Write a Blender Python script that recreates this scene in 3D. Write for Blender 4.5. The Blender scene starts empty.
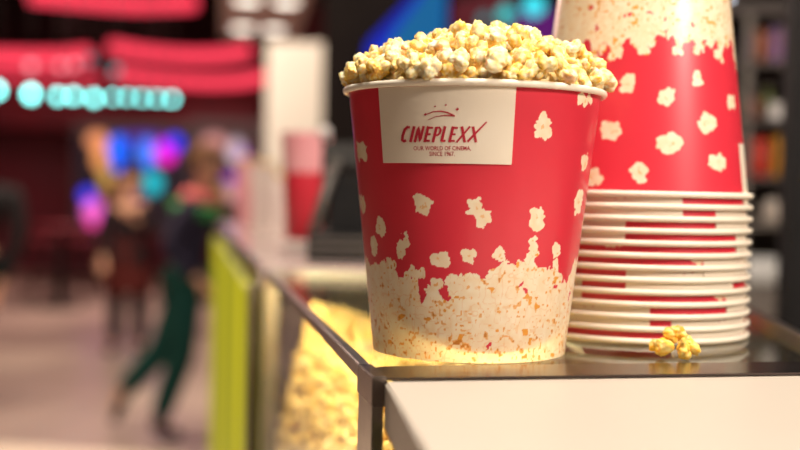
import bpy, bmesh, math, random
import numpy as np
from mathutils import Vector, Matrix, noise as mnoise
R = math.radians
scene = bpy.context.scene
COL = scene.collection
random.seed(7)

# ------------------------------------------------------------------ camera
FPX = 1160.0
EYE = 1.5
cam_d = bpy.data.cameras.new('camera')
cam = bpy.data.objects.new('camera', cam_d); COL.objects.link(cam)
cam_d.sensor_width = 36.0
cam_d.lens = FPX / 800 * 36.0
cam_d.clip_start = 0.02
M = Matrix.Translation((0, 0, EYE)) @ Matrix.Rotation(R(90 - 1.73), 4, 'X') @ Matrix.Rotation(R(1.2), 4, 'Z')
cam.matrix_world = M
scene.camera = cam
cam_d.dof.use_dof = True
cam_d.dof.focus_distance = 0.88
cam_d.dof.aperture_fstop = 2.65

def ray(px, py):
    d = Vector(((px - 400) / FPX, (225 - py) / FPX, -1.0))
    return (M.to_3x3() @ d)
def P(px, py, Y):
    d = ray(px, py)
    return Vector((0, 0, EYE)) + d * (Y / d.y)
def PZ(px, py, z):
    d = ray(px, py)
    return Vector((0, 0, EYE)) + d * ((z - EYE) / d.z)
def X_at(px, Y, z):
    # world x at a pixel column for a given depth and height
    x = 0.0
    Mi = M.inverted()
    lo, hi = -20.0, 20.0
    for _ in range(50):
        x = (lo + hi) / 2
        q = Mi @ Vector((x, Y, z))
        if 400 + FPX * q.x / -q.z < px: lo = x
        else: hi = x
    return x

# ------------------------------------------------------------------ materials
def mat(name, col, rough=0.6, metal=0.0, emit=None, es=1.0, noise=None, spec=None, coat=0.0, bump=None):
    m = bpy.data.materials.new(name); m.use_nodes = True
    nt = m.node_tree; b = nt.nodes['Principled BSDF']
    b.inputs['Base Color'].default_value = (*col, 1)
    b.inputs['Roughness'].default_value = rough
    b.inputs['Metallic'].default_value = metal
    if spec is not None: b.inputs['Specular IOR Level'].default_value = spec
    if coat: b.inputs['Coat Weight'].default_value = coat; b.inputs['Coat Roughness'].default_value = 0.15
    if noise:
        sc, col2, amt = noise
        tc = nt.nodes.new('ShaderNodeTexCoord'); n = nt.nodes.new('ShaderNodeTexNoise')
        n.inputs['Scale'].default_value = sc; n.inputs['Detail'].default_value = 5
        r = nt.nodes.new('ShaderNodeValToRGB'); r.color_ramp.elements[0].position = 0.5 - amt; r.color_ramp.elements[1].position = 0.5 + amt
        r.color_ramp.elements[0].color = (*col, 1); r.color_ramp.elements[1].color = (*col2, 1)
        nt.links.new(tc.outputs['Object'], n.inputs['Vector']); nt.links.new(n.outputs['Fac'], r.inputs['Fac'])
        nt.links.new(r.outputs['Color'], b.inputs['Base Color'])
    if bump:
        tc = nt.nodes.new('ShaderNodeTexCoord'); n = nt.nodes.new('ShaderNodeTexNoise'); bp = nt.nodes.new('ShaderNodeBump')
        n.inputs['Scale'].default_value = bump[0]; bp.inputs['Strength'].default_value = bump[1]; bp.inputs['Distance'].default_value = 0.001
        nt.links.new(tc.outputs['Object'], n.inputs['Vector']); nt.links.new(n.outputs['Fac'], bp.inputs['Height'])
        nt.links.new(bp.outputs['Normal'], b.inputs['Normal'])
    if emit:
        b.inputs['Emission Color'].default_value = (*emit, 1); b.inputs['Emission Strength'].default_value = es
    return m

def mat_attr(name, rough=0.5, emit=0.0, coat=0.0, sss=0.0, bump=None):
    m = mat(name, (0.8, 0.8, 0.8), rough, coat=coat, bump=bump)
    nt = m.node_tree; b = nt.nodes['Principled BSDF']
    a = nt.nodes.new('ShaderNodeAttribute'); a.attribute_name = 'Col'
    if emit:
        b.inputs['Base Color'].default_value = (0.01, 0.01, 0.01, 1)
        nt.links.new(a.outputs['Color'], b.inputs['Emission Color']); b.inputs['Emission Strength'].default_value = emit
    else:
        nt.links.new(a.outputs['Color'], b.inputs['Base Color'])
    if sss:
        b.inputs['Subsurface Weight'].default_value = sss
        b.inputs['Subsurface Radius'].default_value = (1.0, 0.7, 0.35); b.inputs['Subsurface Scale'].default_value = 0.004
    return m

def mat_glass(name, tint=(1, 1, 1), k=0.62):
    m = bpy.data.materials.new(name); m.use_nodes = True
    nt = m.node_tree; nt.nodes.clear()
    o = nt.nodes.new('ShaderNodeOutputMaterial'); mx = nt.nodes.new('ShaderNodeMixShader')
    t = nt.nodes.new('ShaderNodeBsdfTransparent'); g = nt.nodes.new('ShaderNodeBsdfGlossy')
    t.inputs['Color'].default_value = (*tint, 1)
    g.inputs['Roughness'].default_value = 0.02
    lw = nt.nodes.new('ShaderNodeLayerWeight'); lw.inputs['Blend'].default_value = 0.5
    pw = nt.nodes.new('ShaderNodeMath'); pw.operation = 'POWER'; pw.inputs[1].default_value = 5
    ma = nt.nodes.new('ShaderNodeMath'); ma.operation = 'MULTIPLY_ADD'; ma.inputs[1].default_value = k; ma.inputs[2].default_value = 0.04
    nt.links.new(lw.outputs['Facing'], pw.inputs[0]); nt.links.new(pw.outputs[0], ma.inputs[0]); nt.links.new(ma.outputs[0], mx.inputs[0])
    nt.links.new(t.outputs[0], mx.inputs[1]); nt.links.new(g.outputs[0], mx.inputs[2]); nt.links.new(mx.outputs[0], o.inputs[0])
    return m

def emis(name, col, s):
    return mat(name, (0.01, 0.01, 0.01), 0.6, emit=col, es=s, spec=0.1)

MT = dict(
    steel=mat('brushed steel', (0.30, 0.27, 0.25), 0.28, 1.0, noise=(60, (0.40, 0.36, 0.33), 0.3)),
    dsteel=mat('dark polished steel', (0.075, 0.055, 0.05), 0.2, 0.9),
    cream=mat('cream laminate', (0.53, 0.465, 0.385), 0.4, noise=(3, (0.56, 0.49, 0.41), 0.3), spec=0.3),
    white=mat('white laminate', (0.60, 0.44, 0.40), 0.1, noise=(4, (0.70, 0.55, 0.50), 0.3)),
    cabinet=mat('dark cabinet', (0.05, 0.04, 0.04), 0.5, noise=(8, (0.07, 0.055, 0.05), 0.3)),
    glass=mat_glass('clear glass', (0.97, 0.99, 0.96)),
    side=mat_glass('side glass', (0.97, 0.99, 0.96), 0.34),
    rim=mat('cream paper rim', (0.86, 0.74, 0.58), 0.42, noise=(40, (0.88, 0.78, 0.64), 0.3)),
    card=mat('cream printed card', (0.80, 0.68, 0.53), 0.45, noise=(25, (0.83, 0.72, 0.58), 0.3)),
    ink=mat('crimson ink', (0.45, 0.012, 0.03), 0.5, noise=(90, (0.50, 0.02, 0.04), 0.3)),
    inner=mat('white paperboard', (0.80, 0.74, 0.64), 0.6, noise=(30, (0.84, 0.78, 0.68), 0.3)),
    pop=mat_attr('popped corn', 0.55, sss=0.4, bump=(900, 0.35)),
    heap=mat_attr('popped corn heap', 0.6),
    print=mat_attr('printed bucket paper', 0.36, coat=0.25),
)

# ------------------------------------------------------------------ mesh helpers
def mesh_obj(name, verts, faces, m, parent=None, smooth=False):
    me = bpy.data.meshes.new(name); me.from_pydata([tuple(v) for v in verts], [], faces); me.update()
    if smooth: me.polygons.foreach_set('use_smooth', [True] * len(me.polygons))
    if m: me.materials.append(m)
    o = bpy.data.objects.new(name, me); COL.objects.link(o)
    if parent: o.parent = parent
    return o
def bm_obj(name, bm, m, parent=None, smooth=False):
    bmesh.ops.recalc_face_normals(bm, faces=bm.faces)
    me = bpy.data.meshes.new(name); bm.to_mesh(me); bm.free()
    if smooth: me.polygons.foreach_set('use_smooth', [True] * len(me.polygons))
    if m: me.materials.append(m)
    o = bpy.data.objects.new(name, me); COL.objects.link(o)
    if parent: o.parent = parent
    return o
def add_box(bm, x0, x1, y0, y1, z0, z1, bev=0.0, mtx=None):
    vs = [bm.verts.new((x, y, z)) for z in (z0, z1) for y in (y0, y1) for x in (x0, x1)]
    fs = [(0, 1, 3, 2), (4, 6, 7, 5), (0, 4, 5, 1), (2, 3, 7, 6), (0, 2, 6, 4), (1, 5, 7, 3)]
    faces = [bm.faces.new([vs[i] for i in f]) for f in fs]
    if bev:
        ed = set(e for f in faces for e in f.edges)
        r = bmesh.ops.bevel(bm, geom=list(ed), offset=bev, segments=2, affect='EDGES', profile=0.7)
        vs = list(set([v for f in r['faces'] for v in f.verts] + [v for v in vs if v.is_valid]))
    if mtx is not None:
        for v in vs: v.co = mtx @ v.co
    return vs
def box(name, x0, x1, y0, y1, z0, z1, m, parent=None, bev=0.0, mtx=None):
    bm = bmesh.new(); add_box(bm, x0, x1, y0, y1, z0, z1, bev, mtx)
    return bm_obj(name, bm, m, parent)
def add_prism(bm, poly, z0, z1, bev=0):
    a = [bm.verts.new((p[0], p[1], z0)) for p in poly]; b = [bm.verts.new((p[0], p[1], z1)) for p in poly]
    n = len(poly)
    fs = [bm.faces.new(a[::-1]), bm.faces.new(b)]
    for i in range(n): fs.append(bm.faces.new((a[i], a[(i + 1) % n], b[(i + 1) % n], b[i])))
    bmesh.ops.recalc_face_normals(bm, faces=fs)
    if bev: bmesh.ops.bevel(bm, geom=list(set(e for f in fs for e in f.edges)), offset=bev, segments=2, affect='EDGES')
def prism(name, poly, z0, z1, m, parent=None, bev=0):
    bm = bmesh.new(); add_prism(bm, poly, z0, z1, bev); return bm_obj(name, bm, m, parent)
def lathe(name, prof, m, parent=None, n=64, loc=None, smooth=True, closed=False):
    vs, fs = [], []
    k = len(prof)
    for i in range(n):
        a = 2 * math.pi * i / n
        for r, z in prof: vs.append((r * math.sin(a), -r * math.cos(a), z))
    for i in range(n):
        j = (i + 1) % n
        for q in range(k if closed else k - 1):
            q2 = (q + 1) % k
            fs.append((i * k + q, j * k + q, j * k + q2, i * k + q2))
    o = mesh_obj(name, vs, fs, m, parent, smooth)
    bm = bmesh.new(); bm.from_mesh(o.data); bmesh.ops.remove_doubles(bm, verts=bm.verts, dist=1e-6)
    bmesh.ops.recalc_face_normals(bm, faces=bm.faces); bm.to_mesh(o.data); bm.free()
    if loc is not None: o.location = loc
    return o
def tube(name, pts, r, m, parent=None, n=10, flat=1.0):
    # round (or flattened in z) bar along points
    bm = bmesh.new(); rings = []
    pts = [Vector(p) for p in pts]
    for i, p in enumerate(pts):
        t = (pts[min(i + 1, len(pts) - 1)] - pts[max(i - 1, 0)]).normalized()
        a = t.cross(Vector((0, 0, 1)))
        if a.length < 1e-3: a = t.cross(Vector((1, 0, 0)))
        a.normalize(); b = a.cross(t).normalized()
        rr = r[i] if isinstance(r, (list, tuple)) else r
        rings.append([bm.verts.new(p + a * rr * math.cos(2 * math.pi * k / n) + b * rr * flat * math.sin(2 * math.pi * k / n)) for k in range(n)])
    for i in range(len(rings) - 1):
        for k in range(n): bm.faces.new((rings[i][k], rings[i][(k + 1) % n], rings[i + 1][(k + 1) % n], rings[i + 1][k]))
    bm.faces.new(rings[0][::-1]); bm.faces.new(rings[-1])
    return bm_obj(name, bm, m, parent, True)
def ball(name, c, r, m, parent=None, sub=3, sc=(1, 1, 1)):
    bm = bmesh.new(); bmesh.ops.create_icosphere(bm, subdivisions=sub, radius=r)
    for v in bm.verts: v.co = Vector((v.co.x * sc[0], v.co.y * sc[1], v.co.z * sc[2]))
    o = bm_obj(name, bm, m, parent, True); o.location = c; return o
def empty(name, loc=(0, 0, 0), rz=0.0, rx=0.0):
    o = bpy.data.objects.new(name, None); COL.objects.link(o); o.location = loc; o.rotation_euler = (rx, 0, rz)
    o.empty_display_size = 0.05; return o
def tag(o, label, cat, group=None):
    o['label'] = label; o['category'] = cat
    if group: o['group'] = group
    return o
def struct(o, label=None):
    o['kind'] = 'structure'
    if label: o['label'] = label
    return o
def copy_tree(o, parent=None):
    c = o.copy(); COL.objects.link(c); c.parent = parent
    for ch in o.children: copy_tree(ch, c)
    return c
def set_col(me, cols):
    a = me.attributes.new('Col', 'FLOAT_COLOR', 'POINT')
    c = np.ones((len(me.vertices), 4), dtype=np.float32); c[:, :3] = cols
    a.data.foreach_set('color', c.ravel())

# ------------------------------------------------------------------ the case
ZT = 1.37                                   # top of the glass
C0 = PZ(373, 380, ZT); B0 = PZ(264, 269, ZT)
C0 = Vector((C0.x, C0.y)); B0 = Vector((B0.x, B0.y))
vdir = (B0 - C0).normalized(); udir = Vector((vdir.y, -vdir.x))
E0 = PZ(800, 374.5, ZT); E0 = Vector((E0.x, E0.y))
udir = (E0 - C0).normalized()
E0 = C0 + udir * 0.405
r1 = PZ(748, 305, ZT); r2 = PZ(800, 331, ZT)
rd = (Vector((r1.x, r1.y)) - Vector((r2.x, r2.y))).normalized()
E0 = Vector((r2.x, r2.y)) + rd * ((C0 + udir * 0.4 - Vector((r2.x, r2.y))).dot(rd))
F0 = E0 + rd * 0.86
def UV(u, v): return C0 + udir * u + vdir * v
case = empty('popcorn_display_case', (C0.x, C0.y, 0))
tag(case, 'glass popcorn display case with steel edges, filled with popcorn, under the red bucket', 'display case')
def loc2(p): return (p[0] - C0.x, p[1] - C0.y)
def inset(poly, d):
    n = len(poly); out = []
    for i in range(n):
        a, b, c = Vector(poly[i - 1]), Vector(poly[i]), Vector(poly[(i + 1) % n])
        e1 = (b - a).normalized(); e2 = (c - b).normalized()
        n1 = Vector((-e1.y, e1.x)); n2 = Vector((-e2.y, e2.x))
        bis = (n1 + n2); bis = bis / bis.dot(n1)
        out.append(tuple(b + bis * d))
    return out
quad = [loc2(C0), loc2(E0), loc2(F0), loc2(B0)]
top_poly = inset(quad, 0.009)
prism('glass_top', top_poly, ZT - 0.006, ZT, MT['glass'], case)
# steel edges
def rail(name, a, b, w, h, z1, m, bev=0.0015):
    a = Vector(a); b = Vector(b); d = (b - a).normalized(); nrm = Vector((-d.y, d.x))
    poly = [a, b, b + nrm * w, a + nrm * w]
    return prism(name, poly, z1 - h, z1, m, case, bev)
rail('edge_rail', quad[3], quad[0], 0.0095, 0.012, ZT + 0.001, MT['steel'])['label'] = 'left steel edge rail'
rail('edge_rail', quad[2], quad[3], 0.0095, 0.012, ZT + 0.001, mat('pale aluminium', (0.75, 0.70, 0.66), 0.4, 0.6, noise=(20, (0.8, 0.76, 0.72), 0.3)))
rail('edge_rail', quad[1], quad[2], 0.012, 0.018, ZT + 0.001, MT['steel'])
# broad dark strip under the glass along the front, rounded at the left end
sp = []
q0 = Vector(quad[0]); un = (Vector(quad[1]) - q0).normalized(); vn = Vector((-un.y, un.x))
W = 0.052
pts = [(0.009, 0.0), (0.405, 0.0), (0.405, W)]
for k in range(7):
    a = math.pi / 2 + k / 6 * math.pi / 2
    pts.append((0.009 + 0.012 + 0.012 * math.cos(a), W - 0.012 + 0.012 * math.sin(a)))
prism('front_strip', [q0 + un * a + vn * b for a, b in pts], ZT - 0.0005, ZT + 0.0012, MT['dsteel'], case)['label'] = 'broad dark steel strip along the front edge of the glass'
rail('edge_rail', Vector(quad[0]) + un * 0.013, quad[1], 0.008, 0.012, ZT - 0.001, MT['steel'])
# corner cap and posts
def post(c, w, name='corner_post', zt=ZT - 0.0112, m=MT['steel'], wd=None):
    c = Vector(c)
    a = un * w; b = vn * (wd or w)
    return prism(name, [c, c + a, c + a + b, c + b], 0.86, zt, m, case, 0.001)
cc = q0 - un * 0.0005 - vn * 0.0005
prism('corner_cap', [cc, cc + un * 0.0105, cc + un * 0.0105 + vn * 0.055, cc + vn * 0.06], ZT - 0.019, ZT + 0.0025, mat('cap steel', (0.26, 0.22, 0.20), 0.25, 1.0), case, 0.001)
post(q0 + vn * 0.001, 0.008, wd=0.055)
post(Vector(quad[3]) - vn * 0.02, 0.022, m=mat('post aluminium', (0.6, 0.56, 0.54), 0.35, 0.8))
post(Vector(quad[1]) - un * 0.02, 0.0118); post(Vector(quad[2]) - un * 0.02 - vn * 0.02, 0.0118)
# glass sides
def pane(a, b, name='glass_side'):
    a = Vector(a); b = Vector(b); d = (b - a).normalized(); nrm = Vector((-d.y, d.x))
    a = a + d * 0.013; b = b - d * 0.013; a = a + nrm * 0.002; b = b + nrm * 0.002
    prism(name, [a, b, b + nrm * 0.004, a + nrm * 0.004], 0.87, ZT - 0.0125, MT['side'], case)
pane(quad[3], quad[0]); pane(quad[0], quad[1]); pane(quad[1], quad[2]); pane(quad[2], quad[3])
prism('base_cabinet', quad, 0.0, 0.86, MT['cabinet'], case, 0.003)

# ------------------------------------------------------------------ popcorn kernels
def kernel_shape(sub, seed, detail=True, yellow=None):
    rnd = random.Random(seed)
    bm = bmesh.new(); bmesh.ops.create_icosphere(bm, subdivisions=sub, radius=1)
    n = rnd.randint(6, 10) if detail else 5
    lobes = [(Vector((0, 0, 0)), 0.46, 0)]
    sq = Vector((rnd.uniform(.85, 1.15), rnd.uniform(.7, 1.1), rnd.uniform(.75, 1.1)))
    for i in range(n):
        for _ in range(30):
            d = Vector((rnd.gauss(0, 1), rnd.gauss(0, 1), rnd.gauss(0, 0.8))).normalized()
            if all(d.angle(l[0]) > 0.5 for l in lobes[1:]): break
        lobes.append((d * rnd.uniform(0.34, 0.62), rnd.uniform(0.22, 0.46), i + 1))
    yb0 = rnd.random() if yellow is None else yellow; yel = [min(1, max(0, yb0 * .85 + rnd.uniform(-.15, .45))) for _ in lobes]
    hull = Vector((rnd.gauss(0, 1), rnd.gauss(0, 1), rnd.gauss(0, 1))).normalized()
    cols = np.zeros((len(bm.verts), 3)); off = Vector((seed * 3.1, seed * 1.7, 0))
    cream = np.array((0.97, 0.76, 0.34)); white = np.array((0.97, 0.92, 0.76)); butter = np.array((0.96, 0.58, 0.07)); amber = np.array((0.66, 0.22, 0.02))
    vs = list(bm.verts)
    for i, v in enumerate(vs):
        d = v.co.normalized(); best = 0; bi = 0; second = 0
        for k, (c, r, _) in enumerate(lobes):
            dc = d.dot(c); disc = r * r - c.length_squared + dc * dc
            if disc >= 0:
                t = dc + math.sqrt(disc)
                if t > best: second = best; best = t; bi = k
                elif t > second: second = t
        nz = mnoise.noise(d * 3.5 + off); n2 = mnoise.noise(d * 8 + off); n4 = 1 - abs(mnoise.noise(d * 4.5 - off)) * 2.2
        dd_ = d * (best + 0.12 * nz + 0.09 * n2 - 0.22 * max(0, n4 - .7))
        v.co = Vector((dd_.x * sq.x, dd_.y * sq.y, dd_.z * sq.z)) if detail else dd_
        w = min(1, max(0, (nz + 0.3) * 1.6)) * (0.25 + 0.85 * yel[bi])
        c = white * (1 - yel[bi] * 0.8) + cream * yel[bi] * 0.8
        c = c * (1 - w) + butter * w
        if bi == 0: c = c * 0.35 + butter * 0.62 + amber * 0.03
        h = d.dot(hull)
        if h > 0.90 + 0.08 * n2: c = c * 0.4 + amber * 0.6
        cols[i] = c
    return bm, vs, cols
KM = []
for s in range(14):
    bm, vs, cols = kernel_shape(4, s + 1)
    me = bpy.data.meshes.new('popcorn_kernel'); bm.to_mesh(me); bm.free()
    me.polygons.foreach_set('use_smooth', [True] * len(me.polygons))
    set_col(me, cols); me.materials.append(MT['pop']); KM.append(me)
KMY = []
for s in range(4):
    bm, vs, cols = kernel_shape(4, s + 71, True, 1.0)
    me = bpy.data.meshes.new('popcorn_kernel'); bm.to_mesh(me); bm.free()
    me.polygons.foreach_set('use_smooth', [True] * len(me.polygons))
    set_col(me, cols * np.array((1, .93, .6))); me.materials.append(MT['pop']); KMY.append(me)
LOW = []
for s in range(6):
    bm, vs, cols = kernel_shape(2, s + 40, False)
    co = np.array([v.co for v in vs]); f = np.array([[v.index for v in fc.verts] for fc in bm.faces]); bm.free()
    LOW.append((co, f, cols))
def rand_rot(rnd):
    q = np.array([rnd.gauss(0, 1) for _ in range(4)]); q /= np.linalg.norm(q)
    from mathutils import Quaternion
    return Quaternion(q)
def heap_mesh(name, spots, size, m, parent=None, seed=1):
    rnd = random.Random(seed); V = []; F = []; Cc = []; off = 0
    for p in spots:
        co, f, cols = LOW[rnd.randrange(len(LOW))]
        rm = np.array(rand_rot(rnd).to_matrix()); s = size * rnd.uniform(0.85, 1.15)
        V.append(co @ rm.T * s + np.array(p)); F.append(f + off); Cc.append(cols * rnd.uniform(0.88, 1.0)); off += len(co)
    V = np.concatenate(V); F = np.concatenate(F); Cc = np.concatenate(Cc)
    me = bpy.data.meshes.new(name); me.vertices.add(len(V)); me.vertices.foreach_set('co', V.ravel().astype(np.float32))
    me.loops.add(F.size); me.loops.foreach_set('vertex_index', F.ravel().astype(np.int32))
    me.polygons.add(len(F)); me.polygons.foreach_set('loop_start', np.arange(0, F.size, 3, dtype=np.int32))
    me.polygons.foreach_set('loop_total', np.full(len(F), 3, dtype=np.int32)) if False else None
    me.update(calc_edges=True); me.validate()
    me.polygons.foreach_set('use_smooth', [True] * len(me.polygons))
    set_col(me, np.clip(Cc, 0, 1)); me.materials.append(m)
    o = bpy.data.objects.new(name, me); COL.objects.link(o)
    if parent: o.parent = parent
    return o

# heap inside the case (uncountable): highest under the bucket, falling away to the right and back
def heap_h(u, v):
    h = 0.045 * math.exp(-((u - 0.08) ** 2 + (v - 0.12) ** 2) / 0.10 ** 2)
    h += 0.03 * math.sin(u * 13 + 1) * math.sin(v * 9)
    h -= 1.3 * max(0, (u - 0.17)) 
    h -= 0.015 * max(0, v - 0.2)
    return min(1.350, 1.318 + h)
rnd = random.Random(3); spots = []
lx = 0.385
Qv = 1.02
u = 0.070
while u < 0.40:
    v = 0.02
    while v < 0.99:
        uu = u + rnd.uniform(-.004, .004); vv = v + rnd.uniform(-.004, .004)
        uu = min(max(uu, 0.062), 0.376); vv = max(vv, 0.02)
        z = heap_h(uu, vv) - 0.012 + rnd.uniform(-.004, .004)
        p = UV(uu, vv)
        spots.append((p.x, p.y, z))
        v += 0.0165
    u += 0.0165
# faces of the heap that lean against the left, front glass
for k in range(2500):
    vv = rnd.uniform(0.02, 1.0)
    zt_ = heap_h(0.07, vv) - 0.012; z = rnd.uniform(0.94, zt_)
    uu = 0.020 + 0.05 * max(0, 1 - (zt_ - z) / 0.25) ** 1.5 + rnd.uniform(0, .006); p = UV(uu, vv); spots.append((p.x, p.y, z))
for k in range(900):
    uu = rnd.uniform(0.04, 0.375); vv = rnd.uniform(0.021, 0.024)
    z = rnd.uniform(1.12, max(1.14, heap_h(uu, vv) - 0.012)); p = UV(uu, vv); spots.append((p.x, p.y, z))
hp = heap_mesh('popcorn_heap', spots, 0.0125, MT['heap'], seed=9)
hp['kind'] = 'stuff'; tag(hp, 'heap of yellow popcorn inside the glass display case', 'popcorn')
# the body of the heap below the surface layer
nu, nv = 30, 50
bv = []; bf = []
for j in range(nv):
    for i in range(nu):
        uu = 0.082 + 0.283 * i / (nu - 1); vv = 0.034 + 0.955 * j / (nv - 1); p = UV(uu, vv); bv.append((p.x, p.y, heap_h(uu, vv) - 0.022))
for j in range(nv - 1):
    for i in range(nu - 1): a = j * nu + i; bf.append((a, a + 1, a + nu + 1, a + nu))
ring = [i for i in range(nu)] + [j * nu + nu - 1 for j in range(1, nv)] + [(nv - 1) * nu + i for i in range(nu - 2, -1, -1)] + [j * nu for j in range(nv - 2, 0, -1)]
base = len(bv)
for i in ring: bv.append((bv[i][0], bv[i][1], 0.87))
for k in range(len(ring)):
    k2 = (k + 1) % len(ring); bf.append((ring[k], base + k, base + k2, ring[k2]))
core = mesh_obj('popcorn_bed', bv, bf, mat('butter yellow corn', (0.80, 0.52, 0.12), 0.7, noise=(70, (0.85, 0.68, 0.32), 0.2), bump=(80, 1.0)), hp, True)
core['kind'] = 'stuff'

# light tube inside the case, tucked below the dark front strip
lt = empty('case_lamp', (0, 0, 0)); lt.location = (*UV(0.03, 0.03), 1.35)
pa = UV(0.03, 0.030); pb = UV(0.24, 0.030)
lt.location = (0, 0, 0)
tag(lt, 'slim warm lamp tube fixed under the front strip inside the popcorn case', 'lamp')
tube('lamp_tube', [(pa.x, pa.y, 1.353), (pb.x, pb.y, 1.353)], 0.0028, emis('warm tube glow', (1.0, 0.70, 0.25), 6), lt)
def area(name, loc, target, size, power, col, size_y=None):
    l = bpy.data.lights.new(name, 'AREA'); l.energy = power; l.color = col; l.size = size
    if size_y: l.shape = 'RECTANGLE'; l.size_y = size_y
    o = bpy.data.objects.new(name, l); COL.objects.link(o); o.location = loc
    o.rotation_euler = (Vector(target) - Vector(loc)).to_track_quat('-Z', 'Y').to_euler(); return o

# ------------------------------------------------------------------ popcorn bucket
RB, RT, HB = 0.0785, 0.1027, 0.2125
SL = (RT - RB) / HB
bp = P(468.3, 353, 0.953)
BX = bp.x - 0.0; BY = 0.953; BZ = ZT + 0.0
def rad(v): return RB + SL * v
def hit(px, py, extra=0.0):
    d = ray(px, py); o = Vector((0 - BX, 0 - BY, EYE - BZ))
    k = SL; r0 = RB + extra
    # (ox+t dx)^2+(oy+t dy)^2 = (r0+k(oz+t dz))^2
    A = d.x ** 2 + d.y ** 2 - (k * d.z) ** 2
    Bq = 2 * (o.x * d.x + o.y * d.y - k * d.z * (r0 + k * o.z)); Cq = o.x ** 2 + o.y ** 2 - (r0 + k * o.z) ** 2
    D = Bq * Bq - 4 * A * Cq
    if D < 0: D = 0
    t = (-Bq - math.sqrt(D)) / (2 * A); p = o + d * t
    return math.atan2(p.x, -p.y), p.z
def cone_pt(th, v, off):
    r = rad(v) + off; return (r * math.sin(th), -r * math.cos(th), v)

NT, NV = 1100, 330
th = np.linspace(-math.pi, math.pi, NT, endpoint=False); vv = np.linspace(0.0, HB, NV)
TH, VV = np.meshgrid(th, vv)                                # (NV,NT)
Sx = TH * 0.095
def circ(mask, s, v, r, asp=1.0):
    ds = (Sx + W1 - s + math.pi * 0.095) % (2 * math.pi * 0.095) - math.pi * 0.095
    mask |= (ds / asp) ** 2 + (VV + W2 - v) ** 2 < r * r
rn = random.Random(11)
# value noise helper on the cone
def vnoise(scale, seed):
    rs = np.random.RandomState(seed); ns = int(2 * math.pi * 0.095 / scale); nv_ = int(HB / scale) + 3
    g = rs.rand(nv_, ns)
    x = (TH + math.pi) / (2 * math.pi) * ns; y = VV / scale
    xi = np.floor(x).astype(int); yi = np.floor(y).astype(int); fx = x - xi; fy = y - yi
    fx = fx * fx * (3 - 2 * fx); fy = fy * fy * (3 - 2 * fy)
    a = g[yi, xi % ns]; b = g[yi, (xi + 1) % ns]; c = g[yi + 1, xi % ns]; d = g[yi + 1, (xi + 1) % ns]
    return (a * (1 - fx) + b * fx) * (1 - fy) + (c * (1 - fx) + d * fx) * fy
W1 = (vnoise(0.0042, 91) - 0.5) * 0.0040 + (vnoise(0.0019, 92) - 0.5) * 0.0018
W2 = (vnoise(0.0042, 93) - 0.5) * 0.0040 + (vnoise(0.0019, 94) - 0.5) * 0.0018
# boundary of the printed popcorn field
bpx = [(366, 256), (374, 262), (380, 262), (390, 258), (400, 277), (410, 272), (416, 268), (421, 300), (428, 286), (436, 280), (443, 298), (450, 278), (458, 274), (474, 272), (489, 277), (494, 270), (502, 262), (510, 262), (516, 268), (524, 260), (532, 252), (538, 264), (548, 268), (556, 262), (566, 282), (574, 262), (580, 250)]
bt = [];
for a, b in bpx:
    t_, v_ = hit(a, b); bt.append((t_, v_))
bt.sort()
lo_t, hi_t = bt[0][0], bt[-1][0]
xs = [t for t, _ in bt]; ys = [v for _, v in bt]
t_ = hi_t
while t_ < lo_t + 2 * math.pi - 0.07:
    t_ += rn.uniform(0.05, 0.1); xs.append(t_); ys.append(0.079 + rn.uniform(-0.016, 0.014))
xs = np.array(xs); ys = np.array(ys)
tq = (TH - lo_t) % (2 * math.pi) + lo_t
VBd = np.interp(tq, np.append(xs, lo_t + 2 * math.pi), np.append(ys, ys[0]))
warp = (vnoise(0.006, 5) - 0.5) * 0.006 + (vnoise(0.0025, 6) - 0.5) * 0.003
corn = VV + warp < VBd - 0.003
mk = np.zeros_like(corn)
for k in range(len(xs)):
    if ys[k] < 0.052: continue
    for _ in range(3):
        circ(mk, xs[k] * 0.095 + rn.uniform(-.004, .004), ys[k] - 0.004 + rn.uniform(-.003, .002), rn.uniform(.0028, .0046))
corn |= mk
hole = np.zeros_like(corn)
for a, b, r in [(421, 293, 4.5), (424, 286, 3), (446, 293, 3.5), (447, 299, 3.5), (522, 284, 2.5), (526, 291, 3), (555, 286, 2.6), (489, 347, 3)]:
    t0, v0 = hit(a, b); circ(hole, t0 * 0.095, v0, r * 0.00075)
for _ in range(14): circ(hole, rn.uniform(0.9, 5.2) * 0.095, rn.uniform(0.04, 0.062), rn.uniform(0.0015, 0.003))
corn &= ~hole
flake_c = []
def flake(s, v, w, h):
    rr = min(w, h) * 0.27
    n = rn.randint(4, 6); a0 = rn.random() * 6
    for i in range(n):
        a = a0 + i * 2 * math.pi / n + rn.uniform(-.3, .3)
        circ(fl, s + (w / 2 - rr) * math.cos(a) * rn.uniform(.6, 1.1), v + (h / 2 - rr) * math.sin(a) * rn.uniform(.7, 1.1), rr * rn.uniform(.75, 1.15))
    circ(fl, s, v, rr * 0.9)
    flake_c.append((s, v, rr))
fl = np.zeros_like(corn)
mpp = 0.0009
flist = [(543, 126, 19, 23), (363, 152, 22, 18), (422, 204, 19, 21), (474, 208, 17, 20), (483, 217, 18, 19), (537, 219, 19, 22), (585, 163, 20, 20), (579, 202, 22, 28), (380, 226, 17, 21), (401, 249, 15, 17), (406, 239, 11, 15), (440, 260, 20, 17), (468, 256, 18, 16), (586, 99, 26, 14), (363, 204, 20, 20), (500, 254, 16, 15), (533, 243, 13, 18), (557, 250, 14, 16), (374, 248, 16, 18)]
for a, b, w, h in flist:
    t0, v0 = hit(a, b); flake(t0 * 0.095, v0, w * mpp, h * mpp)
taken = [(s, v) for s, v, _ in flake_c]
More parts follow.
